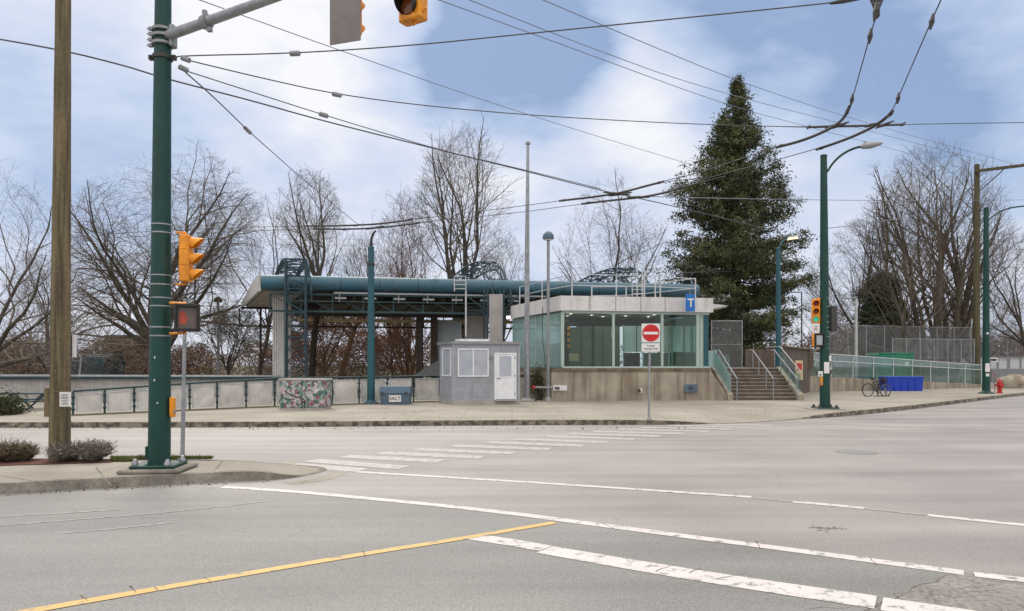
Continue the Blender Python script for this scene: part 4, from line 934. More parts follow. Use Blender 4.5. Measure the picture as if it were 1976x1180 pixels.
# ------------------------------------------------------------------ fences on the left
def panel_fence():
    pxs = [141, 202, 259, 311, 366, 419, 475, 530, 586, 641, 693, 747, 798, 850]
    def yb(px): return 802 - (px - 141) / (500 - 141) * 15.5 if px < 500 else 786.5 - (px - 500) / 350 * 11
    def yt(px): return 757 - (px - 141) / 249 * 17 if px < 390 else (740 - (px - 390) / 140 * 8 if px < 530 else 732 - (px - 530) / 320 * 5)
    base = [G(p, yb(p) - 1, .15) for p in pxs]; tops = [Zp(yt(p), b.y) for p, b in zip(pxs, base)]
    t = thing('fence', 'low fence of pale framed panels between dark teal posts and rail', 'fence', base[0])
    for b, z in zip(base, tops):
        m_ = MB(); m_.rbox((b.x, b.y, (.15 + z) / 2), (.06, .06, z - .15), b=.012)
        for k in (.25, .5, .78): m_.lathe((b.x, b.y, .15 + (z - .15) * k), [(.03, -.06), (.055, -.03), (.055, .03), (.03, .06)], 10)
        m_.build('post', M['teal_dark'], t)
    for i in range(len(base) - 1):
        a, b = base[i], base[i + 1]; za, zb = tops[i], tops[i + 1]; d = (b - a); L_ = d.length; d.normalize()
        a2, b2 = a + d * .11, b - d * .11
        MB().slab([(a2.x, a2.y, .26), (b2.x, b2.y, .26), (b2.x, b2.y, zb - .09), (a2.x, a2.y, za - .09)], (.0, .02, 0)).build('panel', M['panel'], t)
        f = MB(); A, B, C_, D_ = Vector((a2.x, a2.y - .012, .245)), Vector((b2.x, b2.y - .012, .245)), Vector((b2.x, b2.y - .012, zb - .085)), Vector((a2.x, a2.y - .012, za - .085))
        for p, q in ((A, B), (B, C_), (C_, D_), (D_, A)): f.beam(p, q, .035, .035)
        f.build('panel_frame', M['rail_white'], t)
    rl = MB(); rl.tube([Vector((b.x, b.y, z + .03)) for b, z in zip(base, tops)], .036, 10); rl.build('top_rail', M['teal_dark'], t, smooth=True)
    ms = MB(); strip(ms, [b + Vector((0, -.25, 0)) for b in base], 1.0, .154); struct(ms.build('moss_edge', M['moss']))
panel_fence()

def back_wall():
    Y0, Y1 = 29.5, 40.0; X0, X1 = Xp(-260, Y0), Xp(540, Y1); A = Vector((X0, Y0, 0)); B = Vector((X1, Y1, 0)); d = B - A; L_ = d.length; d.normalize(); nrm = Vector((d.y, -d.x, 0))
    t = thing('parapet_wall', 'long pale panelled wall with teal and white coping behind the fence', 'wall', A)
    def zt(k): return Zp(731 - 3 * (1 - k) * 0, Y0 + (Y1 - Y0) * k)
    MB().slab([(A.x, A.y, 0), (B.x, B.y, 0), (B.x, B.y, zt(1)), (A.x, A.y, zt(0))], (0, .2, 0)).build('wall', M['wallwhite'], t)
    MB().beam(A + Vector((0, 0, zt(0) + .03)) + nrm * .05, B + Vector((0, 0, zt(1) + .03)) + nrm * .05, .30, .13).build('coping_rail', M['teal_dark'], t)
    MB().beam(A + Vector((0, .06, zt(0) + .14)), B + Vector((0, .06, zt(1) + .14)), .26, .085).build('coping', M['rail_white'], t)
    n = 17
    for i in range(1, n):
        p = A + d * L_ * i / n + nrm * .02; z = zt(i / n); MB().box((p.x, p.y, z / 2 - .02), (.07, .05, z - .1), math.atan2(d.y, d.x)).build('joint_strip', M['rail_white'], t)
back_wall()

def picnic_table():
    Y = 26.6; x0, x1 = Xp(-90, Y), Xp(92, Y); cx = (x0 + x1) / 2; W = x1 - x0
    t = thing('picnic_table', 'long dark teal picnic table at the left in front of the wall', 'picnic table', (cx, Y, .15))
    tp_ = MB()
    for k in range(5): tp_.box((0, .0 + k * .15, .60), (W, .13, .045))
    tp_.build('tabletop', M['teal_dark'], t, world=False)
    for y_ in (-.5, 1.1):
        s_ = MB()
        for k in range(2): s_.box((0, y_ + k * .14, .345), (W, .13, .04))
        s_.build('seat', M['teal_dark'], t, world=False)
    for x in (-W * .33, W * .08, W * .42):
        l = MB(); l.beam((x, -.35, .345 - .02), (x, 1.1, .345 - .02), .05, .05); l.beam((x - .3, -.35, 0.0), (x + .05, .2, .57), .05, .05); l.beam((x + .3, .95, 0), (x - .05, .4, .57), .05, .05); l.beam((x - .28, .1, .32), (x, .1, .58), .04, .04); l.beam((x + .28, .1, .32), (x, .1, .58), .04, .04)
        l.build('leg', M['teal_dark'], t, world=False)
picnic_table()
def bollard():
    p = G(93, 804, .15); t = thing('bollard', 'short brown timber bollard left of the utility pole', 'bollard', p)
    MB().rbox((0, 0, .44), (.19, .19, .88), b=.03).build('post', M['wood_pole'], t, world=False)
    MB().lathe((0, 0, .88), [(.10, 0), (.08, .03), (.01, .05)], 8).build('cap', M['wood_dark'], t, world=False)
bollard()

def lattice_dome():
    Y = 42; t = thing('lattice_shelter', 'dark teal barrel lattice frame behind the wall next to the utility pole', 'lattice frame', (Xp(165, Y), Y, 0))
    x0, x1 = Xp(132, Y), Xp(194, Y); zt = Zp(684, Y); rb = MB()
    n = 22; D = 2.4; 
    def arc(x, k): a = PI * k; return Vector((x + .25 * math.sin(a), Y + D / 2 - D / 2 * math.cos(a), 1.25 + (zt - 1.25) * math.sin(a) ** .7))
    for i in range(n + 1):
        x = x0 + (x1 - x0) * i / n; rb.tube([arc(x, k / 10) for k in range(11)], .022, 4)
    rb.build('rib', M['teal_pole'], t)
    pu = MB()
    for k in (0, .12, .25, .38, .5, .65, .8, 1): pu.tube([arc(x0, k), arc(x1, k)], .03, 5)
    pu.build('purlin', M['teal'], t)
    e = MB(); c = Vector((x1 + .25, Y + D / 2, 1.25))
    for k in range(0, 11): e.tube([c, arc(x1, k / 10) + Vector((.0, 0, 0))], .022, 4)
    e.tube([arc(x1 + .05, k / 10) for k in range(11)], .045, 6); e.build('end_truss', M['teal'], t)
    l = MB()
    for x in (x0, Xp(153, Y)):
        l.tube([(x, Y, 0), (x, Y, 1.9)], .07, 8)
        for k in range(4): l.tube([(x, Y, .4 * k), (x - .45, Y, .4 * k + .5)], .03, 5)
    l.build('column', M['teal'], t)
    tr = MB(); tr.tube([P(153, 684, Y - .1), P(157, 690, Y - .1), P(153, 728, Y - .1)], .05, 6); tr.build('front_pipe', M['rail_white'], t)
lattice_dome()

# ------------------------------------------------------------------ station canopy
def canopy():
    L0 = Vector((Xp(505, 38), 38, 0)); R0 = Vector((Xp(1345, 42.5), 42.5, 0)); u = (R0 - L0); LL = u.length; u.normalize(); v = Vector((-.43, .90, 0)).normalized()
    Z = lambda a: (0, 0, a)
    t = thing('station_canopy', 'long station canopy with a teal tube ridge and lattice towers', 'station canopy', (L0.x, L0.y, 0))
    zt = 6.13
    def pt(a, b, z): p = L0 + u * a + v * b; return Vector((p.x, p.y, z))
    MB().tube([pt(LL * k / 12, 0, zt) for k in range(13)], .40, 28).build('ridge_tube', M['tube'], t, smooth=True)
    for k in range(1, 12): MB().tube([pt(LL * k / 12 - .02, 0, zt), pt(LL * k / 12 + .02, 0, zt)], [.405, .405], 28).build('tube_seam', M['teal'], t)
    DV = 9.5
    # roof: curved slab going back from the tube
    prof = [(0.0, 6.50), (1.2, 6.55), (3, 6.45), (5, 6.25), (7.5, 5.98), (DV, 5.72)]; und = [(0.0, 5.78), (DV, 5.60)]
    rf = MB(); vs = []
    for a in (0.0, LL):
        for b, z in prof: vs.append(pt(a, b, z))
        vs.append(pt(a, DV, 5.60)); vs.append(pt(a, .1, 5.76))
    n = len(prof) + 2
    rf.add(vs, [(i, (i + 1) % n, n + (i + 1) % n, n + i) for i in range(n)]); rf.build('roof', M['steel_grey'], t)
    MB().slab([pt(-.02, 0.15, 5.70), pt(-.02, .0, 6.52), pt(-.02, 1.2, 6.56), pt(-.02, 3, 6.46), pt(-.02, 5, 6.26), pt(-.02, 7.5, 6.0), pt(-.02, DV, 5.78), pt(-.02, DV, 5.52)], -u * .14).build('end_fascia', M['parapet'], t)
    MB().slab([pt(.12, .3, 5.74), pt(2.3, .3, 5.74), pt(2.3, DV - .1, 5.56), pt(.12, DV - .1, 5.56)], (0, 0, -.05)).build('soffit_panel', M['soffit_sunlit'], t)
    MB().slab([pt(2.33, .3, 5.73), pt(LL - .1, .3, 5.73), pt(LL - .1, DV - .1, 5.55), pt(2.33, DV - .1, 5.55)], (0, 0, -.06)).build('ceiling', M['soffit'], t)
    # gutter / walkway rail below tube
    MB().beam(pt(3.6, -.38, 5.62), pt(LL * .62, -.38, 5.62), .06, .09).build('gutter', M['steel_grey'], t)
    g = MB(); g.beam(pt(.4, -.05, 5.55), pt(LL * .6, -.05, 5.55), .1, .1); g.beam(pt(.4, -.05, 4.65), pt(LL * .6, -.05, 4.65), .1, .1); g.beam(pt(2.3, -.25, 5.18), pt(LL * .6, -.25, 5.18), .06, .06)
    k = .4
    while k < LL * .6:
        g.beam(pt(k, -.05, 5.55), pt(k, -.05, 4.65), .07, .07)
        if k < 2.3 or True: g.beam(pt(k, -.03, 5.5), pt(min(k + 1.6, LL * .6), -.03, 4.7), .04, .04)
        k += 1.6
    g.build('edge_truss', M['teal_dark'], t)
    k = 3.9
    while k < LL * .6: hg = MB(); hg.beam(pt(k, -.35, 5.6), pt(k, -.3, 5.15), .05, .05); hg.beam(pt(k - .25, -.35, 5.35), pt(k + .35, -.35, 5.35), .05, .1); hg.build('hanger', M['steel_grey'], t); k += 1.55
    pn = MB(); k = 3.2
    while k < LL * .6: pn.slab([pt(k, .5, 5.1), pt(k + 1.45, .5, 5.1), pt(k + 1.45, 2.4, 4.75), pt(k, 2.4, 4.75)], (0, 0, -.04)); k += 1.6
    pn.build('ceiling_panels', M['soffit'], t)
    cr = MB(); k = 2.4
    while k < LL - 1: cr.beam(pt(k, .2, 5.45), pt(k, DV - .2, 5.3), .12, .3); k += 2.4
    cr.build('cross_beam', M['soffit'], t)
    MB().beam(pt(2.3, 4.4, 5.05), pt(LL - 1, 4.4, 5.05), .2, .75).build('middle_beam', M['black'], t)
    MB().beam(pt(2.0, DV - .5, 4.71), pt(LL - 2, DV - .5, 4.71), .2, .20).build('lit_cream_beam', M['beam_gold'], t)
    bt = MB(); bt.beam(pt(-.2, DV - .3, 5.45), pt(LL - 2, DV - .3, 5.45), .1, .12); bt.beam(pt(-.4, DV - .25, 4.3), pt(LL - 2, DV - .25, 4.3), .1, .1)
    k = -.3
    while k < LL - 3:
        bt.beam(pt(k, DV - .25, 5.45), pt(k, DV - .25, 4.3), .07, .07); bt.beam(pt(k, DV - .25, 4.35), pt(k + 1.2, DV - .25, 5.4), .045, .045); k += 1.3
    bt.build('back_truss', M['rust'], t)
    # lattice back columns at left end
    for a in (1.0,):
        lc = MB(); q = [pt(a - .0, DV - .2, 0), pt(a + 1.05, DV - .2, 0)]
        for p in q: lc.beam(p, p + Vector(Z(5.5)), .11, .11)
        z = 0
        while z < 5.2: lc.beam(q[0] + Vector(Z(z)), q[1] + Vector(Z(z + .9)), .04, .04); lc.beam(q[1] + Vector(Z(z)), q[0] + Vector(Z(z + .9)), .04, .04); z += .9
        lc.build('back_column', M['rust'], t)
    # ribbed white panel
    rp = MB(); a0 = P(526, 700, 40.5); a1 = P(552, 700, 40.5); rp.box2((a0.x, 40.5, .15), (a1.x, 40.7, 5.7))
    for i in range(6): rp.box((a0.x + (a1.x - a0.x) * (i + .5) / 6, 40.47, 2.9), (.07, .06, 5.5))
    rp.build('ribbed_panel', M['parapet'], t)
    rp = MB(); rp.box2((Xp(552, 40.6), 40.6, .15), (Xp(561, 40.6), 40.7, 5.7)); rp.build('side_panel', M['concrete_pale'], t)
    # towers
    def tower(px0, px1, Yt, ztop, m, z0=.15, braces=True):
        o = MB(); w = Xp(px1, Yt) - Xp(px0, Yt); x0 = Xp(px0, Yt); cs = [(x0, Yt), (x0 + w, Yt), (x0 + w * .75, Yt + w), (x0 - w * .25, Yt + w)]
        for c in cs: o.beam((c[0], c[1], z0), (c[0], c[1], ztop), .10, .10)
        z = z0; k = 0
        while braces and z < ztop - .3:
            z2 = min(z + .62, ztop)
            for i in range(4):
                a, b = cs[i], cs[(i + 1) % 4]
                if k % 2: a, b = b, a
                o.beam((a[0], a[1], z), (b[0], b[1], z2), .045, .045)
                o.beam((cs[i][0], cs[i][1], z2), (cs[(i + 1) % 4][0], cs[(i + 1) % 4][1], z2), .045, .045)
            z = z2; k += 1
        o.build('lattice_tower', m, t)
        return cs
    tower(551, 590, 37.3, Zp(500, 37.3), M['teal'])
    c2 = tower(941, 972, 38.6, Zp(553, 38.6), M['teal'], braces=False)
    MB().box2((Xp(944, 38.4), 38.4, .15), (Xp(970, 38.4), 39.1, Zp(568, 38.4))).build('concrete_column', M['concrete_pale'], t)
    MB().box2((Xp(897, 43), 43, .15), (Xp(940, 43), 43.4, Zp(568, 43))).build('concrete_wall', M['concrete_pale'], t)
    for px in (812, 840): MB().box2((Xp(px - 9, 47), 47, 0), (Xp(px + 3, 47), 47.5, 5)).build('concrete_pier', M['concrete_dark'], t)
    # glazed rear bay and stair wall seen below the canopy
    MB().box2((Xp(842, 48), 48, .2), (Xp(890, 48), 48.2, 4.7)).build('rear_glazing', M['frost'], t)
    MB().slab([P(735, 727, 45), P(800, 724, 45), P(858, 688, 45), P(858, 727, 45)], (0, .3, 0)).build('escalator_wall', M['steel_grey'], t)
    # arched lattice trusses over the tube
    def arch(a, w, hh, r=.045, m=M['teal'], sl=0.0, bmax=8.0):
        o = MB(); n = 14
        def ap(x, k, e):
            b = -.75 + (bmax + .75) * k
            z = 5.6 + (hh - 5.6) * min(1, math.sin(min(k * 4.2, 1) * PI / 2)) if k < .24 else hh - (hh - 6.35) * ((k - .24) / .76) ** 1.7
            return pt(a + x + sl * k, b, z - e)
        for x in (0, w):
            for e in (0, .5): o.tube([ap(x, k / n, e * (1 - .5 * k / n)) for k in range(n + 1)], r, 6)
        for k in range(n):
            for x in (0, w):
                o.tube([ap(x, k / n, 0), ap(x, (k + 1) / n, .5 * (1 - .5 * (k + 1) / n))], r * .6, 4); o.tube([ap(x, (k + .0) / n, 0), ap(x, k / n, .5 * (1 - .5 * k / n))], r * .6, 4)
            x0, x1 = (0, w) if k % 2 else (w, 0)
            o.tube([ap(x0, k / n, 0), ap(x1, (k + 1) / n, 0)], r * .6, 4); o.tube([ap(0, k / n, 0), ap(w, k / n, 0)], r * .7, 4)
            o.tube([ap(x1, k / n, .4), ap(x0, (k + 1) / n, .4)], r * .5, 4)
        o.build('arched_truss', m, t)
    arch(1.25, 1.15, 7.55, bmax=6.5)
    arch(12.0, 1.0, 7.75, bmax=9.5)
    arch(20.2, 1.2, 7.6, bmax=9.5)
    # access ladders over the tube
    def ladder(px0, px1, pyt, pyb, Yl, label=None):
        o = MB(); zz = Zp(pyt, Yl); zb = Zp(pyb, Yl)
        for px in (px0, px1): o.beam((Xp(px, Yl), Yl, zb), (Xp(px, Yl), Yl, zz), .05, .05)
        k = zb + .15
        while k < zz: o.beam((Xp(px0, Yl), Yl, k), (Xp(px1, Yl), Yl, k), .035, .035); k += .22
        o.build('ladder', M['rail_white'], t)
    ladder(877, 899, 533, 563, 38.9); ladder(1220, 1244, 545, 572, 41.0)
    MB().beam(P(899, 563, 38.9), P(899, 650, 38.9), .08, .08).build('down_pipe', M['rail_white'], t)
    bk = MB(); bk.beam(P(901, 572, 39.4), P(940, 600, 39.4), .06, .06); bk.beam(P(901, 600, 39.4), P(940, 600, 39.4), .06, .06); bk.build('bracket_truss', M['teal_dark'], t); bk = MB(); bk.beam(P(972, 600, 39.4), P(1000, 570, 39.4), .07, .07); bk.beam(P(972, 575, 39.4), P(1005, 575, 39.4), .08, .08); bk.beam(P(972, 600, 39.4), P(992, 600, 39.4), .08, .08); bk.build('bracket_truss', M['teal_dark'], t)
    for q in ((960, 612), (925, 610), (1005, 609)): pass
    sp = MB().box(P(981, 613, 40), (.22, .1, .16)).build('flood_lamp', M['hotbulb'], t)
    # right hand end: roof spur beyond the hall
    MB().slab([P(1368, 586, 41), P(1405, 590, 43), P(1400, 594, 43), P(1368, 597, 41)], (0, 1.5, 0)).build('roof_spur', M['parapet'], t)
canopy()

# ------------------------------------------------------------------ ticket hall
def hall_lamp(p, parent):
    d = bpy.data.lights.new('downlight_lamp', 'POINT'); d.energy = 5; d.color = (1, .93, .8); d.shadow_soft_size = .09
    o = bpy.data.objects.new('downlight_lamp', d); col.objects.link(o); o.parent = parent; o.location = root_inv(parent) @ Vector(p)
def hall():
    A = Vector((Xp(1085, 33), 33, 0)); B = Vector((Xp(1369, 34.2), 34.2, 0)); C_ = Vector((.05, 38.8, 0))
    u = B - A; W = u.length; u.normalize(); v = C_ - A; D = v.length; v.normalize(); nf = Vector((u.y, -u.x, 0))
    v2 = Vector((-u.y, u.x, 0))
    t = thing('station_entrance', 'glass station entrance hall on a stained concrete base wall', 'station entrance', (A.x, A.y, .15))
    zg, zc, zp = 1.68, 4.28, 4.95
    def pt(a, b, z): p = A + u * a + v * b; return Vector((p.x, p.y, z))
    # base wall (steps out at left)
    Lx = Xp(1064, 33) - A.x
    MB().slab([pt(Lx, 0, .15), pt(W - .02, 0, .15), pt(W - .02, D, .15), pt(Lx, D * .8, .15)], (0, 0, zg - .33)).build('base_wall', M['concrete'], t)
    MB().slab([pt(Lx - .02, -.03, zg - .18), pt(W + .01, -.03, zg - .18), pt(W + .01, D, zg - .18), pt(Lx - .02, D * .8, zg - .18)], (0, 0, .16)).build('coping', M['concrete_top'], t)
    for a in (1.3, 2.8, 4.4, 5.9): MB().obox(pt(a, -.004, .75), u * .008, nf * .006, (0, 0, .58)).build('wall_joint', M['concrete_dark'], t)
    # parapet ring
    o = .14
    pp_ = [pt(-o, -o, zc), pt(W + .1, -o, zc), pt(W + .1, .25, zc), pt(.15, .25, zc), pt(.15, D, zc), pt(-o, D, zc)]
    MB().slab(pp_, (0, 0, zp - zc)).build('parapet', M['parapet'], t)
    for px in (1134, 1183, 1231, 1278): 
        a = (px - 1085) / (1369 - 1085) * W; MB().obox(pt(a, -o - .004, (zc + zp) / 2), u * .008, nf * .006, (0, 0, (zp - zc) / 2 - .01)).build('panel_seam', M['dark'], t)
    MB().slab([pt(.16, .26, zp - .25), pt(W, .26, zp - .25), pt(W, D, zp - .25), pt(.16, D, zp - .25)], (0, 0, .12)).build('roof', M['steel_grey'], t)
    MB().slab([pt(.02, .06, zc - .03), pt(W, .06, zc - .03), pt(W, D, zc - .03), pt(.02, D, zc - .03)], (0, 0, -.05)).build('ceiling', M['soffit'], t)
    hd = MB(); hd.obox(pt(W / 2, .03, zc - .06), u * (W / 2), nf * .04, (0, 0, .055)); hd.obox(pt(W / 2, .03, zg + .02), u * (W / 2), nf * .05, (0, 0, .045)); hd.build('window_rail', M['mull'], t)
    # front glazing
    xs = [1085, 1181, 1275, 1345]; av = [(x - 1085) / 284 * W for x in xs]
    for i in range(3):
        w = MB().obox(pt((av[i] + av[i + 1]) / 2, .04, (zg + zc) / 2), u * ((av[i + 1] - av[i]) / 2 - .03), nf * .006, (0, 0, (zc - zg) / 2 - .1)); w.build('window_pane', M['glass'], t)
    for a, w in ((0.0, .07), (av[1], .055), (av[2], .055), (av[3], .07)): MB().obox(pt(a + .02, .03, (zg + zc) / 2), u * w, nf * .05, (0, 0, (zc - zg) / 2 - .06)).build('mullion', M['mull'], t)
    # right corner: teal glass fins
    for px, w in ((1350, .05), (1356, .09)): a = (px - 1085) / 284 * W; MB().obox(pt(a, .12, (zg + zc) / 2), u * w, nf * .04, (0, 0, (zc - zg) / 2 - .02)).build('corner_fin', M['mull'], t)
    MB().obox(pt((1364 - 1085) / 284 * W, .1, (zg + zc) / 2), u * .12, nf * .05, (0, 0, (zc - zg) / 2)).build('corner_post', M['teal_pole'], t)
    MB().slab([pt(W - .05, .3, zg), pt(W - .05, D * .6, zg), pt(W - .05, D * .6, zc), pt(W - .05, .3, zc)], u * .02).build('side_pane', M['glass_pale'], t)
    # left side glazing, pale teal
    n = 4
    for i in range(n):
        a, b = D * i / n + .03, D * (i + 1) / n - .03
        MB().slab([pt(0, a, zg), pt(0, b, zg), pt(0, b, zc - .02), pt(0, a, zc - .02)], u * .02).build('side_window', M['glass_teal'], t)
        MB().beam(pt(.0, b + .03, zg), pt(.0, b + .03, zc), .05, .05).build('side_mullion', M['mull'], t)
    # inside: floor, rear and partitions
    MB().slab([pt(.05, .15, zg - .015), pt(W - .1, .15, zg - .015), pt(W - .1, D, zg - .015), pt(.05, D, zg - .015)], (0, 0, .012)).build('floor', M['concrete_dark'], t)
    def part(px0, px1, b, z0, z1, m, nm='partition'):
        # at depth b behind the front
        Yb = 33 + b; a0 = pt(0, 0, 0); x0, x1 = Xp(px0, Yb), Xp(px1, Yb)
        return MB().slab([(x0, Yb, z0), (x1, Yb, z0), (x1, Yb, z1), (x0, Yb, z1)], (0, .05, 0)).build(nm, m, t)
    part(1112, 1180, 3.6, zg, 3.75, M['frost_olive']); part(1183, 1196, 3.6, zg, 3.75, M['frost_olive']); part(1085, 1098, 3.2, zg, 4.1, M['black'])
    part(1087, 1110, 3.1, 3.75, 3.95, M['ink'], 'blue_sign')
    part(1098, 1112, 3.4, zg, 3.7, M['frost_olive'])
    for k in range(4): part(1095, 1100, 3.0, 3.55 - k * .30, 3.72 - k * .30, M['yellow'], 'orange_panel')
    part(1098, 1117, 3.0, 2.0, 2.38, M['beam_gold'], 'cream_box')
    part(1143, 1147, 3.5, zg, 3.75, M['black'], 'door_gap'); 
    for px in (1122, 1163): part(px, px + 1.2, 3.5, zg, 3.75, M['dark'], 'partition_joint')
    part(1202, 1344, 2.6, 2.45, 3.72, M['frost']); part(1204, 1235, 2.6, zg, 2.4, M['ink']); part(1240, 1345, 3.2, zg, 2.4, M['frost_olive'])
    for px in (1202, 1240, 1290, 1296): part(px, px + 2.2, 2.5, zg, 3.78, M['mull'], 'partition_post')
    for px in (1228, 1320, 1336): part(px, px + 1, 2.55, zg, 3.72, M['dark'], 'partition_joint')
    part(1040, 1360, 5.4, 3.85, 4.25, M['soffit'], 'bulkhead')
    for a, b in ((.8, .9), (2.9, 1.0), (4.9, .9), (1.3, 2.4), (3.2, 2.6), (5.4, 2.3), (2.2, 1.7), (.5, 2.0), (4.0, 1.9)):
        p = pt(a, b, zc - .085); MB().lathe((p.x, p.y, p.z), [(.055, 0), (.055, .01)], 12).build('downlight', M['hotbulb'], t); hall_lamp((p.x, p.y, p.z - .12), t)
    # roof railing
    rl = MB()
    rz = lambda k: zp + k
    front = [pt(a, -.02, 0) for a in (0.1, (1187 - 1085) / 284 * W, (1262 - 1085) / 284 * W, (1341 - 1085) / 284 * W)]
    posts = [(pt(-.1, D * .8, 0), .9), (pt(-.05, D * .35, 0), .9), (pt(.5, .1, 0), 1.0), (pt((1187 - 1085) / 284 * W, .0, 0), 1.0), (pt((1262 - 1085) / 284 * W, .0, 0), 1.0), (pt((1341 - 1085) / 284 * W, 0, 0), .9)]
    back = [pt((1226 - 1085) / 284 * W, 4.5, 0), pt((1290 - 1085) / 284 * W, 4.0, 0), pt((1318 - 1085) / 284 * W, 2.0, 0)]
    for p, h in posts: rl.beam((p.x, p.y, zp - .1), (p.x, p.y, zp + h), .05, .05)
    for p in back: rl.beam((p.x, p.y, zp - .2), (p.x, p.y, zp + .95), .06, .06)
    chain = [p for p, h in posts]; hs = [h for p, h in posts]
    for k in (1.0, .5):
        for i in range(len(chain) - 1): rl.beam((chain[i].x, chain[i].y, zp + hs[i] * k), (chain[i + 1].x, chain[i + 1].y, zp + hs[i + 1] * k), .034, .034)
        q = [chain[-1]] + back[::-1]
        for i in range(len(q) - 1): rl.beam((q[i].x, q[i].y, zp + .93 * k), (q[i + 1].x, q[i + 1].y, zp + .93 * k), .04, .04)
    for px, h in ((1240, 1.9), (1250, 1.45), (1254, 1.35)): a = (px - 1085) / 284 * W; p = pt(a, .6, 0); rl.beam((p.x, p.y, zp - .1), (p.x, p.y, zp + h), .05, .05)
    rl.build('roof_railing', M['rail_white'], t)
    # cable down the side and pipe fittings on base wall
    MB().tube(smooth_pts([pt(-.16, D * .3, zc + .3), pt(-.18, D * .3, 3.2), pt(-.12, D * .25, 1.75), pt(-.2, D * .28, 1.2)], 2), .015, 5).build('hanging_cable', M['ink'], t)
    # fittings on the wall
    f = thing('fire_hose_inlet', 'small dark pipe inlet with white tag on the concrete base wall', 'pipe inlet', P(1234, 754, 33.35))
    MB().tube([(0, .2, 0), (0, -.06, 0), (0, -.09, -.05)], [.055, .055, .05], 12).build('pipe', M['dark'], f, world=False)
    MB().box((.08, -.02, .0), (.09, .02, .2)).build('tag_plate', M['signwhite'], f, world=False)
    f = thing('wall_plate', 'blue grey metal plate low on the base wall near the stairs', 'wall plate', P(1333, 750, 33.98))
    MB().rbox((0, -.03, 0), (.62, .04, .38), math.atan2(u.y, u.x), b=.01).build('plate', M['salt'], f, world=False)
    MB().box((.0, -.06, .02), (.2, .02, .12), math.atan2(u.y, u.x)).build('grille', M['dark'], f, world=False)
    f = thing('sign', 'narrow white street sign panel low at the left end of the base wall', 'sign', P(1081, 749, 32.85))
    MB().rbox((0, 0, 0), (.62, .02, .24), b=.006).build('board', M['signwhite'], f, world=False)
    MB().box((-.14, -.013, .0), (.22, .006, .08)).build('emblem', M['ink'], f, world=False)
    MB().box((-.12, -.013, -.07), (.2, .006, .03)).build('underline', M['ink'], f, world=False)
    # T sign
    s = thing('transit_sign', 'blue hanging transit sign with a white letter T', 'sign', P(1332, 585, 33.4))
    w = 18 / F * 33.4; h = 33 / F * 33.4
    MB().rbox((0, 0, 0), (w, .10, h), R(10), b=.015).build('board', M['blue'], s, world=False)
    c = P(1332, 585, 33.4)
    text('letter', 'T', .54, c + Vector((0.01, -.058, -.02)), (math.cos(R(10)), math.sin(R(10)), 0), (0, 0, 1), M['signwhite'], s, .004)
    MB().tube([(0, .0, h / 2 - .02), (0, .0, h / 2 + .12)], .02, 6).build('hanger', M['steel'], s, world=False)
hall()

# boom barrier / pipe rail by the lamp post
def boom():
    A = P(1030, 748, 32.6); B = P(1066, 748.5, 32.5); t = thing('pipe_rail', 'short grey horizontal pipe rail left of the concrete base wall', 'pipe rail', (A.x, A.y, .15))
    MB().tube([A, B], .05, 10).build('pipe', M['steel_grey'], t); MB().lathe((A.x, A.y, A.z - .06), [(.06, 0), (.09, .03), (.09, .1), (.05, .13)], 12).build('end_cap', M['hyd'], t)
    MB().cyl((A.x + .1, A.y + .05, .15), (A.x + .1, A.y + .05, A.z), .03).build('post', M['dark'], t)
boom()
wp = thing('low_wall', 'short grey wall panel between the kiosk and the flagpole', 'wall', (Xp(1018, 35), 35, .15))
MB().box2((Xp(1003, 35), 35, .15), (Xp(1036, 35), 35.15, Zp(728, 35))).build('wall', M['concrete_pale'], wp)
MB().box2((Xp(1002, 35), 34.97, Zp(728, 35)), (Xp(1037, 35), 35.2, Zp(723, 35))).build('coping', M['dark'], wp)

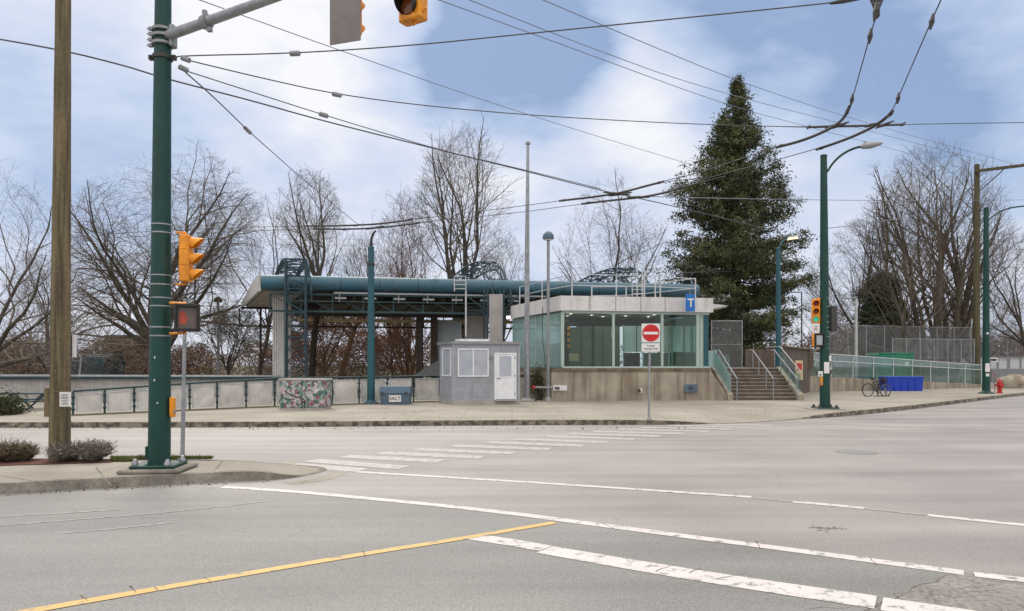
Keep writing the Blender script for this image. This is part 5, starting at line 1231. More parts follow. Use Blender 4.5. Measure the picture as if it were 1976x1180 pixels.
# stairs
def stairs():
    x0, x1 = 10.35, 13.35; Y0 = 34.0; n = 9; rise = 1.5 / n; run = .30
    t = thing('stairs', 'flight of brown concrete steps with glass sides right of the hall', 'stairs', (x0, Y0, .15))
    st = MB(); no = MB()
    for i in range(n): st.box2((x0, Y0 + i * run, .15), (x1, Y0 + n * run + .5, .15 + (i + 1) * rise - (.0 if i == n - 1 else 0))) if False else st.box2((x0, Y0 + i * run, .15), (x1, Y0 + (i + 1) * run, .15 + (i + 1) * rise))
    st.build('steps', M['concrete_dark'], t)
    for i in range(n): no.box2((x0 + .03, Y0 + i * run - .015, .15 + (i + 1) * rise - .03), (x1 - .03, Y0 + i * run + .06, .15 + (i + 1) * rise + .004))
    no.build('nosing', M['concrete'], t)
    MB().prism([(9.0, Y0 + n * run + .003), (13.64, Y0 + n * run + .003), (17.9, 44.2), (17.9, 46), (9.0, 46)], .1, 1.64).build('landing', M['concrete_pale'], t)
    YE = Y0 + n * run
    for x, nm in ((x0 - .27, 'left'), (x1 + .02, 'right')):
        w = MB(); vs = [(x, Y0 - .15, .15), (x, YE, .15), (x, YE, 1.72), (x, Y0 - .15, .42)]
        w.slab(vs, (.25, 0, 0)); w.build('side_wall', M['concrete'], t)
        g = MB(); g.slab([(x + .12, Y0 - .1, .48), (x + .12, YE, 1.76), (x + .12, YE, 2.62), (x + .12, Y0 - .1, 1.30)], (.015, 0, 0)); g.build('glass_panel', M['glass_teal'] if nm == 'left' else M['glass_pale'], t)
    # wall face joining the hall
    B = Vector((Xp(1369, 34.2), 34.2, 0))
    MB().slab([(B.x - .02, 34.18, .15), (x0 - .275, 34.0, .15), (x0 - .275, 34.0, .42), (B.x - .02, 34.18, 1.66)], (0, .25, 0)).build('flank_wall', M['concrete'], t)
    def rail(x, y0=Y0 - .25, y1=YE + .1, h=.92, posts=True):
        r_ = MB(); pts = [(x, y0 - .15, .15 + .12 + h), (x, y0 + .1, .15 + .1 + h), (x, y1, .15 + 1.5 + h), (x, y1 + .45, .15 + 1.5 + h)]
        r_.tube(pts, .028, 8)
        for k in (0.02, .35, .7, 1.0):
            y = y0 + .05 + (y1 - y0 - .1) * k; zt_ = .15 + .1 + h + (1.4) * max(0, (y - y0 - .1) / (y1 - y0 - .1)); zb = .15 + max(0, min(1.5, (y - Y0) / run * rise)); r_.tube([(x, y, zb), (x, y, zt_)], .024, 8)
        r_.build('handrail', M['steel'], t)
    rail(x0 + .15); rail((x0 + x1) / 2 + .35); rail(x1 - .05); 
    r_ = MB(); r_.tube([(x1 + .2, Y0 - .1, 1.42), (x1 + .2, YE, 2.74), (x1 + .2, YE + 2, 2.74)], .028, 8); r_.build('handrail', M['steel'], t)
    # balustrades on the landing
    MB().box2((x0 - 1.6, YE + .6, 1.66), (x0 + .2, YE + .62, 2.55)).build('landing_glass', M['glass_teal'], t)
    MB().box2((x0 + .5, 38.5, 1.66), (x0 + 1.2, 38.6, 2.35)).build('landing_glass', M['glass_pale'], t)
stairs()
def walls_right():
    t = thing('retaining_wall', 'brown concrete retaining wall behind the stairs with a small poster', 'retaining wall', (13.7, 36.0, .15))
    A = Vector((13.65, 36.6, 0)); B = Vector((Xp(1563, 44.4), 44.4, 0))
    z = 2.72
    MB().slab([(A.x, A.y, .1), (B.x, B.y, .1), (B.x, B.y, z), (A.x, A.y, z)], (.12, .22, 0)).build('wall', M['concrete_dark'], t)
    MB().box2((Xp(1437, 44), 43.6, 1.6), (B.x - .1, 43.9, 2.76)).build('return_wall', M['concrete_dark'], t)
    d = (B - A).normalized(); nn = Vector((d.y, -d.x, 0))
    cp_ = MB(); cp_.beam(A + Vector((.05, .1, z + .03)), B + Vector((.05, .1, z + .03)), .3, .06); cp_.build('coping', M['concrete_top'], t)
    c = A.lerp(B, .52) + nn * .04; c.z = Zp(715, c.y); s_ = MB().obox(c, d * 1.25, nn * .02, (0, 0, .55)).build('poster', M['beam_gold'], t)
    MB().obox(c + Vector((0, 0, .2)) + nn * .025, d * .8, nn * .01, (0, 0, .2)).build('poster_panel', M['red'], s_)
    # landing glass in front of return wall
    t2 = thing('ramp_wall', 'low stained concrete ramp wall with glass balustrade and handrail', 'ramp wall', (B.x, B.y, .15))
    C_ = Vector((Xp(1895, 53), 53, 0)); z0, z1 = Zp(726, 44.4), Zp(742, 53)
    MB().slab([(B.x, B.y, .1), (C_.x, C_.y, .1), (C_.x, C_.y, z1), (B.x, B.y, z0)], (-.1, .25, 0)).build('wall', M['concrete'], t2)
    n = 9; gt0, gt1 = Zp(681, 44.4), Zp(705, 53)
    for i in range(n):
        k0, k1 = i / n, (i + 1) / n; a = B.lerp(C_, k0); b = B.lerp(C_, k1 - .006)
        f = lambda p, q, k: p + (q - p) * k
        MB().slab([(a.x, a.y, f(z0, z1, k0) + .02), (b.x, b.y, f(z0, z1, k1) + .02), (b.x, b.y, f(gt0, gt1, k1)), (a.x, a.y, f(gt0, gt1, k0))], (0, .015, 0)).build('glass_panel', M['glass_pale'], t2)
        MB().beam((b.x, b.y - .03, f(z0, z1, k1)), (b.x, b.y - .03, f(gt0, gt1, k1)), .05, .05).build('baluster', M['rail_white'], t2)
    MB().tube([(B.x, B.y - .03, gt0), (C_.x, C_.y - .03, gt1)], .03, 6).build('top_rail', M['rail_white'], t2)
    MB().tube([(B.x, B.y - .12, gt0 - .45), (C_.x, C_.y - .12, gt1 - .35)], .03, 6).build('handrail', M['rail_white'], t2)
walls_right()

# chain-link fences
def chainlink(A, B, z0, z1, name, label, npost, pitch=.11, r=.008, mid=True):
    A, B = Vector(A), Vector(B); t = thing('chain_link_fence', label, 'fence', (A.x, A.y, z0)); d = B - A; L_ = d.length; d.normalize(); H = z1 - z0
    V = []; Fc = []; seg = []
    n = int((L_ + H) / pitch)
    for s_ in (0, 1):
        for i in range(n):
            a0 = -H + i * pitch; lo = max(0, -a0); hi = min(H, L_ - a0)
            if hi <= lo: continue
            p = a0 + lo, z0 + lo; q = a0 + hi, z0 + hi
            if s_: p = (L_ - p[0], p[1]); q = (L_ - q[0], q[1])
            seg.append((A.x + d.x * p[0], A.y + d.y * p[0], p[1], A.x + d.x * q[0], A.y + d.y * q[0], q[1]))
    S = np.array(seg); P0 = S[:, :3]; P1 = S[:, 3:]; T = P1 - P0; T /= np.linalg.norm(T, axis=1)[:, None]
    nv = np.array([d.y, -d.x, 0.]); U = np.cross(T, nv[None, :].repeat(len(T), 0)); U /= np.linalg.norm(U, axis=1)[:, None]
    rings = []
    for c in (P0, P1):
        for k in range(3):
            a = 2 * PI * k / 3; rings.append(c + (U * math.cos(a) + nv * math.sin(a)) * r)
    V = np.stack(rings, 1).reshape(-1, 3); b = np.arange(len(S))[:, None] * 6
    Fc = np.concatenate([b + np.array([k, (k + 1) % 3, 3 + (k + 1) % 3, 3 + k]) for k in range(3)])
    np_mesh('wire_mesh', V, [Fc], M['steel_grey'], t)
    for i in range(npost + 1): p = A + d * L_ * i / npost; MB().cyl((p.x, p.y, z0 - .1), (p.x, p.y, z1 + .05), .035, n=8).build('post', M['steel'], t)
    rl = MB(); rl.tube([A + Vector((0, 0, z1 - A.z)), B + Vector((0, 0, z1 - B.z))], .028, 6)
    if mid: rl.tube([A + Vector((0, 0, (z1 + z0) / 2 - A.z)), B + Vector((0, 0, (z1 + z0) / 2 - B.z))], .02, 6)
    rl.build('rail', M['steel'], t)
chainlink(P(1600, 700, 58)[:2] + (0,) if False else (Xp(1600, 54.8), 54.8, 0), (Xp(1905, 59), 59, 0), 0, Zp(628, 54.8), 'f', 'tall chain link fence behind the ramp and green container', 9)
chainlink((Xp(1373, 42), 42, 0), (Xp(1432, 42), 42, 0), 1.65, Zp(620, 42), 'f', 'small chain link panel behind the stairs under the conifer', 1, pitch=.09)
chainlink((Xp(1722, 53.4), 53.4, 0), (Xp(1880, 55.5), 55.5, 0), 0, Zp(654, 53.4), 'f', 'lower chain link fence to the right of the green container', 6)
chainlink((Xp(1905, 60), 60, 0), (Xp(2060, 60), 60, 0), 0, Zp(632, 60), 'f', 'chain link fence behind the hydrant at the right edge', 4)

# containers, bike, hydrant, boulder
def container_blue():
    Y = 46; x0, x1 = Xp(1712, Y), Xp(1781, Y); W = x1 - x0; H = Zp(727.5, Y) - .15
    t = thing('storage_box', 'bright blue plastic storage box behind the bicycle', 'storage box', ((x0 + x1) / 2, Y, .15))
    b = MB(); w = W / 2; vs = [(-w * .97, 0, 0), (w * .97, 0, 0), (w * .97, 1, 0), (-w * .97, 1, 0), (-w, -.05, H * .9), (w, -.05, H * .9), (w, 1.05, H * .9), (-w, 1.05, H * .9)]
    b.add(vs, [(3, 2, 1, 0), (4, 5, 6, 7), (0, 1, 5, 4), (1, 2, 6, 5), (2, 3, 7, 6), (3, 0, 4, 7)]); b.build('body', M['bin_blue'], t, world=False)
    MB().rbox((0, .5, H * .95), (W + .08, 1.16, H * .12), b=.03).build('lid', M['bin_blue'], t, world=False)
    for k in (-.6, -.2, .2, .6): MB().box((w * k, -.045, H * .45), (.06, .05, H * .8)).build('rib', M['bin_blue'], t, world=False)
container_blue()
def container_green():
    Y = 50; x0, x1 = Xp(1697, Y), Xp(1764, Y); W = x1 - x0; H = Zp(682, Y) - .15
    t = thing('waste_container', 'green waste container standing behind the ramp glass', 'waste container', ((x0 + x1) / 2, Y, .15))
    MB().rbox((0, .9, H / 2), (W, 1.8, H - .12), b=.04).build('body', M['green_bin'], t, world=False)
    for k in (-.45, .0, .45): MB().box((W * k, -.02, H * .48), (.09, .06, H * .8)).build('rib', M['green_bin'], t, world=False)
    MB().rbox((-W * .25, .9, H - .02), (W * .48, 1.86, .10), b=.03).build('lid', M['green_bin'], t, world=False)
    MB().rbox((W * .25, .9, H - .02), (W * .48, 1.86, .10), b=.03).build('lid', M['green_bin'], t, world=False)
    MB().box((W * .28, -.05, H * .7), (.25, .02, .3)).build('sticker', M['signwhite'], t, world=False)
container_green()
def bicycle():
    Y = 38.2; c = Vector((Xp(1693, Y), Y, .15))
    t = thing('bicycle', 'black bicycle standing on the pavement beside the blue box', 'bicycle', c, R(14))
    r = .34; wx = (-.58, .50)
    for x in wx:
        w = MB(); w.tube([(x + r * math.cos(2 * PI * k / 28), 0, r + r * math.sin(2 * PI * k / 28)) for k in range(29)], .024, 8, False); wo = w.build('wheel', M['rubber'], t, world=False)
        rm = MB(); rm.tube([(x + (r - .03) * math.cos(2 * PI * k / 28), 0, r + (r - .03) * math.sin(2 * PI * k / 28)) for k in range(29)], .010, 6, False); rm.build('rim', M['steel'], wo, world=False)
        sp = MB()
        for k in range(16): a = 2 * PI * k / 16; sp.tube([(x, 0, r), (x + (r - .03) * math.cos(a), 0, r + (r - .03) * math.sin(a))], .0025, 3, False)
        sp.tube([(x, -.04, r), (x, .04, r)], .03, 8); sp.build('spokes', M['steel'], wo, world=False)
    bb = (-.08, 0, .30); st = (-.24, 0, .78); hd = (.32, 0, .80); hb = (.36, 0, .66)
    f = MB()
    for a, b, q in ((bb, st, .018), (st, hd, .017), (bb, hb, .02), (hd, hb, .02), ((wx[0], 0, r), bb, .011), ((wx[0], 0, r), st, .010)): f.tube([a, b], q, 8)
    f.build('frame', M['black'], t, world=False)
    MB().tube([hb, (wx[1], 0, r)], .016, 8).build('fork', M['steel'], t, world=False)
    MB().tube([st, (-.27, 0, .90)], .014, 8).build('seat_post', M['steel'], t, world=False)
    MB().tube([(-.42, 0, .93), (-.34, 0, .945), (-.22, 0, .93), (-.12, 0, .92)], [.04, .075, .05, .02], 8).build('saddle', M['black'], t, world=False)
    MB().tube([hd, (.31, 0, .96), (.36, 0, 1.0)], .014, 8).build('stem', M['black'], t, world=False)
    MB().tube([(.33, -.30, 1.0), (.36, 0, 1.0), (.33, .30, 1.0)], .014, 8).build('handlebar', M['black'], t, world=False)
    cr = MB(); cr.tube([(bb[0], -.06, .30), (bb[0], -.05, .30)], .09, 16); cr.tube([(bb[0], -.08, .30), (bb[0] + .12, -.09, .18)], .01, 6); cr.tube([(bb[0], .08, .30), (bb[0] - .12, .09, .42)], .01, 6); cr.build('crankset', M['dark'], t, world=False)
    for s_ in (-1, 1): MB().box((bb[0] - s_ * .12 * -1 * (1 if s_ < 0 else -1) * 0 + (.12 if s_ < 0 else -.12), s_ * .13, .18 if s_ < 0 else .42), (.09, .07, .02)).build('pedal', M['black'], t, world=False)
    bg = MB(); bg.rbox((.42, 0, .86), (.22, .24, .16), b=.03); bg.build('basket', M['black'], t, world=False)
    k = thing('bike_rack', 'low black hoop bike rack holding the bicycle upright', 'bike rack', c + Vector((.3, .12, 0)), R(14))
    MB().tube(smooth_pts([Vector((-.25, 0, 0)), Vector((-.25, 0, .75)), Vector((.25, 0, .75)), Vector((.25, 0, 0))], 3), .03, 8).build('hoop', M['rubber'], k, world=False)
    MB().box((0, 0, .02), (.9, .12, .035)).build('foot_rail', M['rubber'], k, world=False)
bicycle()
def hydrant():
    Y = 42.5; c = Vector((Xp(1929, Y), Y, .15)); t = thing('fire_hydrant', 'red fire hydrant on the pavement at the right edge', 'fire hydrant', c); s_ = 1.05
    MB().lathe((0, 0, 0), [(.17, 0), (.17, .05), (.12, .07), (.12, .45), (.15, .47), (.15, .53), (.12, .55), (.12, .62), (.14, .64), (.11, .73), (.05, .79)], 20).build('barrel', M['hyd'], t, smooth=True, world=False)
    MB().lathe((0, 0, .79), [(.03, 0), (.03, .06), (.015, .07)], 6).build('bonnet_nut', M['hyd'], t, world=False)
    for s2 in (-1, 1): MB().tube([(s2 * .10, 0, .52 - .04), (s2 * .20, 0, .48), (s2 * .21, 0, .48)], [.06, .06, .075], 12).build('outlet_cap', M['hyd'], t, world=False)
    MB().tube([(0, -.10, .40), (0, -.19, .40)], [.08, .08], 14).build('outlet_cap', M['hyd'], t, world=False)
    p = thing('marker_post', 'thin pinkish marker post above the hydrant', 'marker post', c + Vector((.05, .5, 0)))
    MB().cyl((0, 0, 0), (0, 0, 1.15), .018, n=8).build('shaft', M['leaf_red'], p, world=False); MB().box((0, 0, 1.1), (.07, .03, .1)).build('tip', M['hyd'], p, world=False)
hydrant()
def boulder():
    Y = 52; c = Vector((Xp(1968, Y), Y, .1)); t = thing('boulder', 'large pale and brown boulder beyond the hydrant', 'boulder', c)
    import bmesh
    bm = bmesh.new(); bmesh.ops.create_icosphere(bm, subdivisions=4, radius=1); r2 = random.Random(4)
    from mathutils import noise
    for v in bm.verts:
        q = v.co.copy(); n_ = noise.noise(q * 1.3 + Vector((3, 1, 2))) * .35 + noise.noise(q * 3.1) * .12; v.co = Vector((q.x * 1.35, q.y * 1.0, max(-.15, q.z * 1.05))) * (1 + n_)
        v.co.z += .1
    me = bpy.data.meshes.new('rock'); bm.to_mesh(me); bm.free(); me.materials.append(M['boulder']); o = bpy.data.objects.new('rock', me); col.objects.link(o); o.parent = t
boulder()
# pale parked van / low building behind right fence
def far_low():
    Y = 75; t = thing('low_building', 'low pale building strip behind the right chain link fence', 'building', (Xp(1960, Y), Y, 0))
    MB().box2((Xp(1912, Y), Y, 0), (Xp(2100, Y), Y + 6, Zp(690, Y))).build('wall', M['white'], t)
    MB().box2((Xp(1911, Y), Y - .3, Zp(712, Y)), (Xp(2101, Y), Y - .003, Zp(760, Y))).build('plinth', M['steel_grey'], t)
    MB().box2((Xp(1911, Y), Y - .2, Zp(690, Y)), (Xp(2101, Y), Y + 6.2, Zp(687, Y))).build('roof', M['concrete_dark'], t)
    for i in range(6): MB().box((Xp(1925 + i * 22, Y), Y - .05, Zp(702, Y)), (.12, .08, 1.0)).build('pilaster', M['steel_grey'], t)
    s = thing('sign', 'small black and white sign just right of the lamp by the hydrant', 'sign', P(1917, 695, 43))
    MB().box((0, 0, 0), (.5, .02, .26)).build('board', M['signwhite'], s, world=False); MB().box((.0, -.013, 0), (.36, .006, .13)).build('emblem', M['ink'], s, world=False)
    MB().beam(P(1908, 697, 42.6), P(1917, 697, 43), .03, .03).build('bracket', M['steel'], s)
    Y = 120
    b = thing('distant_building', 'square brown apartment block far off between the two left poles', 'building', (Xp(235, Y), Y, 0))
    MB().box2((Xp(205, Y), Y, 0), (Xp(262, Y), Y + 12, Zp(650, Y))).build('wall', M['concrete_dark'], b)
    MB().box2((Xp(206, Y) - .3, Y - .3, Zp(650, Y)), (Xp(262, Y) + .3, Y + 12.3, Zp(647, Y))).build('roof', M['dark'], b)
    for i in range(6):
        for j in range(2): MB().box((Xp(211 + i * 9, Y), Y - .02, Zp(656 + j * 12, Y)), (.45, .06, .5)).build('window', M['steel_grey'], b)
far_low()

# ------------------------------------------------------------------ overhead wires
WN = 0
def wire(pts, r, label, m='wire', ins=None, name='overhead_wire', group='overhead wires over the junction', it=2, cat='wire'):
    """pts: (px, py, Y)"""
    w = [P(*p) for p in pts]; w = smooth_pts(w, it) if it else w
    t = thing(name, label, cat, w[0], 0, group)
    MB().tube(w, r, 6).build('cable', M[m], t)
    for p in (ins or ()):
        c = P(*p[:3]); c2 = P(*p[3:6]); o = MB(); o.tube([c, c.lerp(c2, .1), c.lerp(c2, .9), c2], [.012, .042, .042, .012], 10); o.build('insulator', M['steel_grey'], t)
    return t
gx = 345; Yg = 11.4
wire([(340, 112, 11.35), (345, 108, 11.3), (568, 103.5, 11.3), (800, 88, 11.2), (1000, 67, 11.0), (1330, 34, 10.8), (1625, 4, 10.6), (1760, -14, 10.5)], .010, 'span wire running from the near pole up to the top right', ins=[(349, 111, 11.3, 368, 118, 11.3), (558, 104, 11.3, 580, 103, 11.3)])
wire([(360, 116, 11.4), (500, 150, 12), (650, 183, 13), (840, 207, 14.5), (1040, 224, 16), (1250, 236, 17), (1400, 242, 17.5), (1560, 246, 17.5)], .010, 'span wire sweeping right past the conifer top to the trolley crossing', ins=[(640, 181, 12.9, 660, 185, 13.0)])
wire([(352, 135, 11.4), (480, 176, 12), (624, 222, 13), (740, 257, 15), (860, 293, 16.5), (1000, 325, 18), (1160, 365, 19.5)], .009, 'thin span wire just above the heavier sagging cable', ins=[(344, 128, 11.35, 364, 138, 11.4), (615, 219.5, 13, 634, 225, 13.1)])
wire([(358, 140, 11.4), (415, 190, 13), (478, 252, 16), (530, 298, 20), (585, 347, 25), (690, 433, 30)], .011, 'guy wire descending from the near pole behind the bare tree', ins=[(471, 245, 15.7, 484, 258, 16.2)])
wire([(-60, 66, 13.2), (120, 97, 13), (240, 127, 13), (290, 143, 13), (345, 159, 13.1), (480, 193, 14), (620, 233, 15), (850, 290, 17), (1000, 327, 18.5), (1160, 368, 20), (1200, 376, 20.5), (1300, 398, 23), (1500, 447, 30)], .014, 'thickest black cable sagging from the left edge to the trolley crossing')
for a in ((398, 176), (410, 183), (378, 165), (365, 164)):
    pass
wire([(370, -5, 18), (690, 110, 24), (1000, 217, 32), (1350, 323, 45)], .014, 'faint power line dropping behind the grey signal back plate', 'wire_thin')
wire([(835, -4, 16), (1100, 92, 20), (1400, 203, 28), (1560, 245, 34), (1760, 298, 44)], .012, 'lowest of the three faint lines crossing above the conifer', 'wire_thin')
wire([(895, -4, 16), (1100, 78, 20), (1340, 166, 26), (1640, 243, 36), (1900, 312, 50)], .012, 'middle of the three faint lines crossing above the conifer', 'wire_thin')
wire([(1038, -4, 16), (1230, 78, 20), (1430, 160, 26), (1660, 235, 36), (1976, 322, 52)], .012, 'highest of the three faint lines crossing above the conifer', 'wire_thin')
wire([(1230, 379, 24), (1420, 384, 30), (1720, 388, 40), (2000, 386, 46)], .014, 'faint level line across the middle of the conifer', 'wire_thin')
wire([(1598, 441, 27.2), (1690, 430, 34), (1800, 410, 44)], .014, 'short line from the far corner pole towards the right', 'wire_thin')
wire([(1160, 528, 50), (1400, 525, 52), (1600, 520, 60)], .014, 'distant level line low behind the conifer', 'wire_thin')
wire([(60, 492, 40), (250, 505, 44), (560, 520, 46)], .016, 'distant level line through the left bare trees', 'wire_thin')
# trolley contact wires (running bars, fittings)
def trolley(pts, thick, label, fit=()):
    t = wire(pts, .0085, label, name='trolley_wire', group='trolley bus contact wires', it=2, cat='trolley wire')
    o = MB()
    for seg in thick: o.tube(smooth_pts([P(*p) for p in seg], 2), .028, 6)
    if thick: o.build('guide_bar', M['dark'], t)
    for p in fit:
        c = P(*p[:3]); d = Vector((p[3], 0, p[4])); MB().tube([c - d, c, c + d], [.015, .036, .015], 6).build('wire_fitting', M['rust'] if len(p) < 6 else M['dark'], t)
YT = lambda y: 4.4 * F / (HY - y)
def T(*ps): return [(a, b, YT(b)) for a, b in ps]
trolley(T((1825, -20), (1800, 35), (1765, 115), (1735, 185), (1720, 218), (1680, 247), (1640, 266), (1575, 288), (1480, 314), (1380, 340), (1320, 357)), [T((1722, 215), (1702, 236), (1660, 258), (1620, 274), (1575, 289))], 'right-hand trolley wire curving over the junction', [(*T((1798, 42))[0], .02, .10, 1), (*T((1733, 190))[0], .015, .09, 1), (*T((1719, 220))[0], .05, .06, 1), (*T((1585, 286))[0], .1, .03, 1)])
trolley(T((1712, -20), (1693, 25), (1680, 65), (1662, 130), (1645, 190), (1636, 215), (1620, 238), (1575, 265), (1497, 285), (1420, 310), (1345, 335), (1280, 350)), [T((1640, 205), (1625, 235), (1590, 255), (1545, 273), (1497, 285))], 'left-hand trolley wire curving over the junction', [(*T((1679, 70))[0], .015, .10, 1), (*T((1644, 192))[0], .015, .09, 1), (*T((1634, 218))[0], .04, .06, 1), (*T((1507, 282))[0], .1, .03, 1), (*T((1690, 22))[0], .02, .12, 1)])
trolley([(a, b, 17.5 if a < 1800 else 16) for a, b in ((1400, 242), (1560, 246), (1745, 240.5), (1860, 238.5), (2040, 236))], [[(a, b, 17.5) for a, b in ((1558, 246), (1600, 244.5), (1680, 243), (1745, 240.5))]], 'level cross wire carrying the trolley crossing fittings',
        [(1605, 244, 17.4, .16, .06), (1622, 242, 17.4, .2, .08), (1680, 242, 17.4, .14, .05), (1707, 241, 17.4, .22, .09), (1560, 246, 17.5, .04, .05, 1), (1743, 240, 17.5, .06, .05, 1)])
tw = [(1345, 345), (1280, 351), (1230, 366), (1180, 375), (1080, 388), (985, 401), (880, 413), (800, 424)]
trolley([(a, b, YT(b)) for a, b in tw], [[(a, b, YT(b)) for a, b in ((1281, 350.5), (1240, 361), (1200, 372), (1150, 380), (1079, 388))]], 'left trolley wire above the entrance hall roof', [(*T((1272, 353))[0], .1, .03, 1), (*T((1088, 387))[0], .1, .02, 1), (*T((1190, 374))[0], .35, -.03, 1), (*T((1197, 375))[0], .3, .05, 1)])
trolley([(a, b, YT(b)) for a, b in ((1400, 340), (1322, 360), (1270, 376), (1200, 386), (1122, 394), (1000, 411), (900, 421), (800, 430))], [[(a, b, YT(b)) for a, b in ((1323, 360), (1285, 372), (1240, 381), (1180, 387), (1122, 394))]], 'right trolley wire above the entrance hall roof', [(*T((1313, 362))[0], .1, .03, 1), (*T((1135, 392))[0], .12, .02, 1), (*T((1232, 381))[0], .3, .0, 1)])
trolley([(a, b, 23.5) for a, b in ((830, 418), (795, 424), (730, 433), (680, 436), (585, 436.5), (400, 441), (200, 452))], [[(a, b, 23.5) for a, b in ((795, 424), (740, 432), (690, 435), (640, 436.5), (585, 436.5))]], 'upper trolley wire by the teal pole left of centre', [(689, 435, 23.5, .12, .03, 1), (790, 424, 23.5, .12, .03, 1)])
trolley([(a, b, 24.0) for a, b in ((850, 425), (808, 431), (740, 439), (680, 442.5), (605, 441.5), (400, 450), (200, 460))], [[(a, b, 24.0) for a, b in ((808, 431), (760, 437), (720, 441), (660, 443), (605, 441.5))]], 'lower trolley wire by the teal pole left of centre', [(668, 443, 24, .12, .03, 1), (804, 431, 24, .12, .03, 1), (724, 440, 24, .3, .06, 1)])
# wire hanger frame at the top right edge
hf = thing('wire_hanger', 'dark triangular wire hanger frame at the top right', 'wire hanger', P(1692, 10, 9.2))
o = MB()
for a, b in (((1676, -12), (1692, 28)), ((1706, -12), (1690, 28)), ((1688, -12), (1690, 28)), ((1684, 2), (1701, 2)), ((1695, -12), (1692, 28))): o.tube([P(*a, 9.2), P(*b, 9.2)], .014, 6)
o.build('frame', M['dark'], hf); MB().lathe(P(1691, 27, 9.2), [(.02, -.06), (.045, -.03), (.045, .03), (.02, .06)], 8).build('clamp', M['dark'], hf)
MB().tube([P(1602, 7, 10.6), P(1625, 3, 10.6), P(1660, -2, 10.6)], [.02, .035, .02], 8).build('strain_clamp', M['dark'], hf)

# ------------------------------------------------------------------ trees
def batch_tubes(name, br, m, parent, sides):
    """br: list of (pts ndarray, r0, r1)"""
    groups = {}
    for p, r0, r1 in br: groups.setdefault(len(p), []).append((p, r0, r1))
    Vs = []; Fs = []; off = 0
    for n, lst in groups.items():
        A = np.array([x[0] for x in lst]); r0 = np.array([x[1] for x in lst]); r1 = np.array([x[2] for x in lst]); B = len(lst)
        T_ = np.empty_like(A); T_[:, 1:-1] = A[:, 2:] - A[:, :-2]; T_[:, 0] = A[:, 1] - A[:, 0]; T_[:, -1] = A[:, -1] - A[:, -2]
        T_ /= np.linalg.norm(T_, axis=2, keepdims=True) + 1e-9
        ref = np.where(np.abs(T_[:, :1, 2:3]) < .9, np.array([0, 0, 1.]), np.array([1., 0, 0])); ref = np.broadcast_to(ref, T_.shape)
        U = np.cross(T_, ref); U /= np.linalg.norm(U, axis=2, keepdims=True) + 1e-9; W_ = np.cross(T_, U)
        k = np.linspace(0, 1, n)[None, :]; rr = (r0[:, None] * (1 - k) + r1[:, None] * k)[:, :, None]
        a = 2 * PI * np.arange(sides) / sides
        ring = A[:, :, None, :] + (U[:, :, None, :] * np.cos(a)[None, None, :, None] + W_[:, :, None, :] * np.sin(a)[None, None, :, None]) * rr[:, :, :, None]
        Vs.append(ring.reshape(-1, 3))
        base = off + (np.arange(B)[:, None, None] * n + np.arange(n - 1)[None, :, None]) * sides; kk = np.arange(sides)[None, None, :]; k2 = (kk + 1) % sides
        f = np.stack([base + kk, base + k2, base + sides + k2, base + sides + kk], -1).reshape(-1, 4); Fs.append(f); off += B * n * sides
    return np.concatenate(Vs), np.concatenate(Fs)

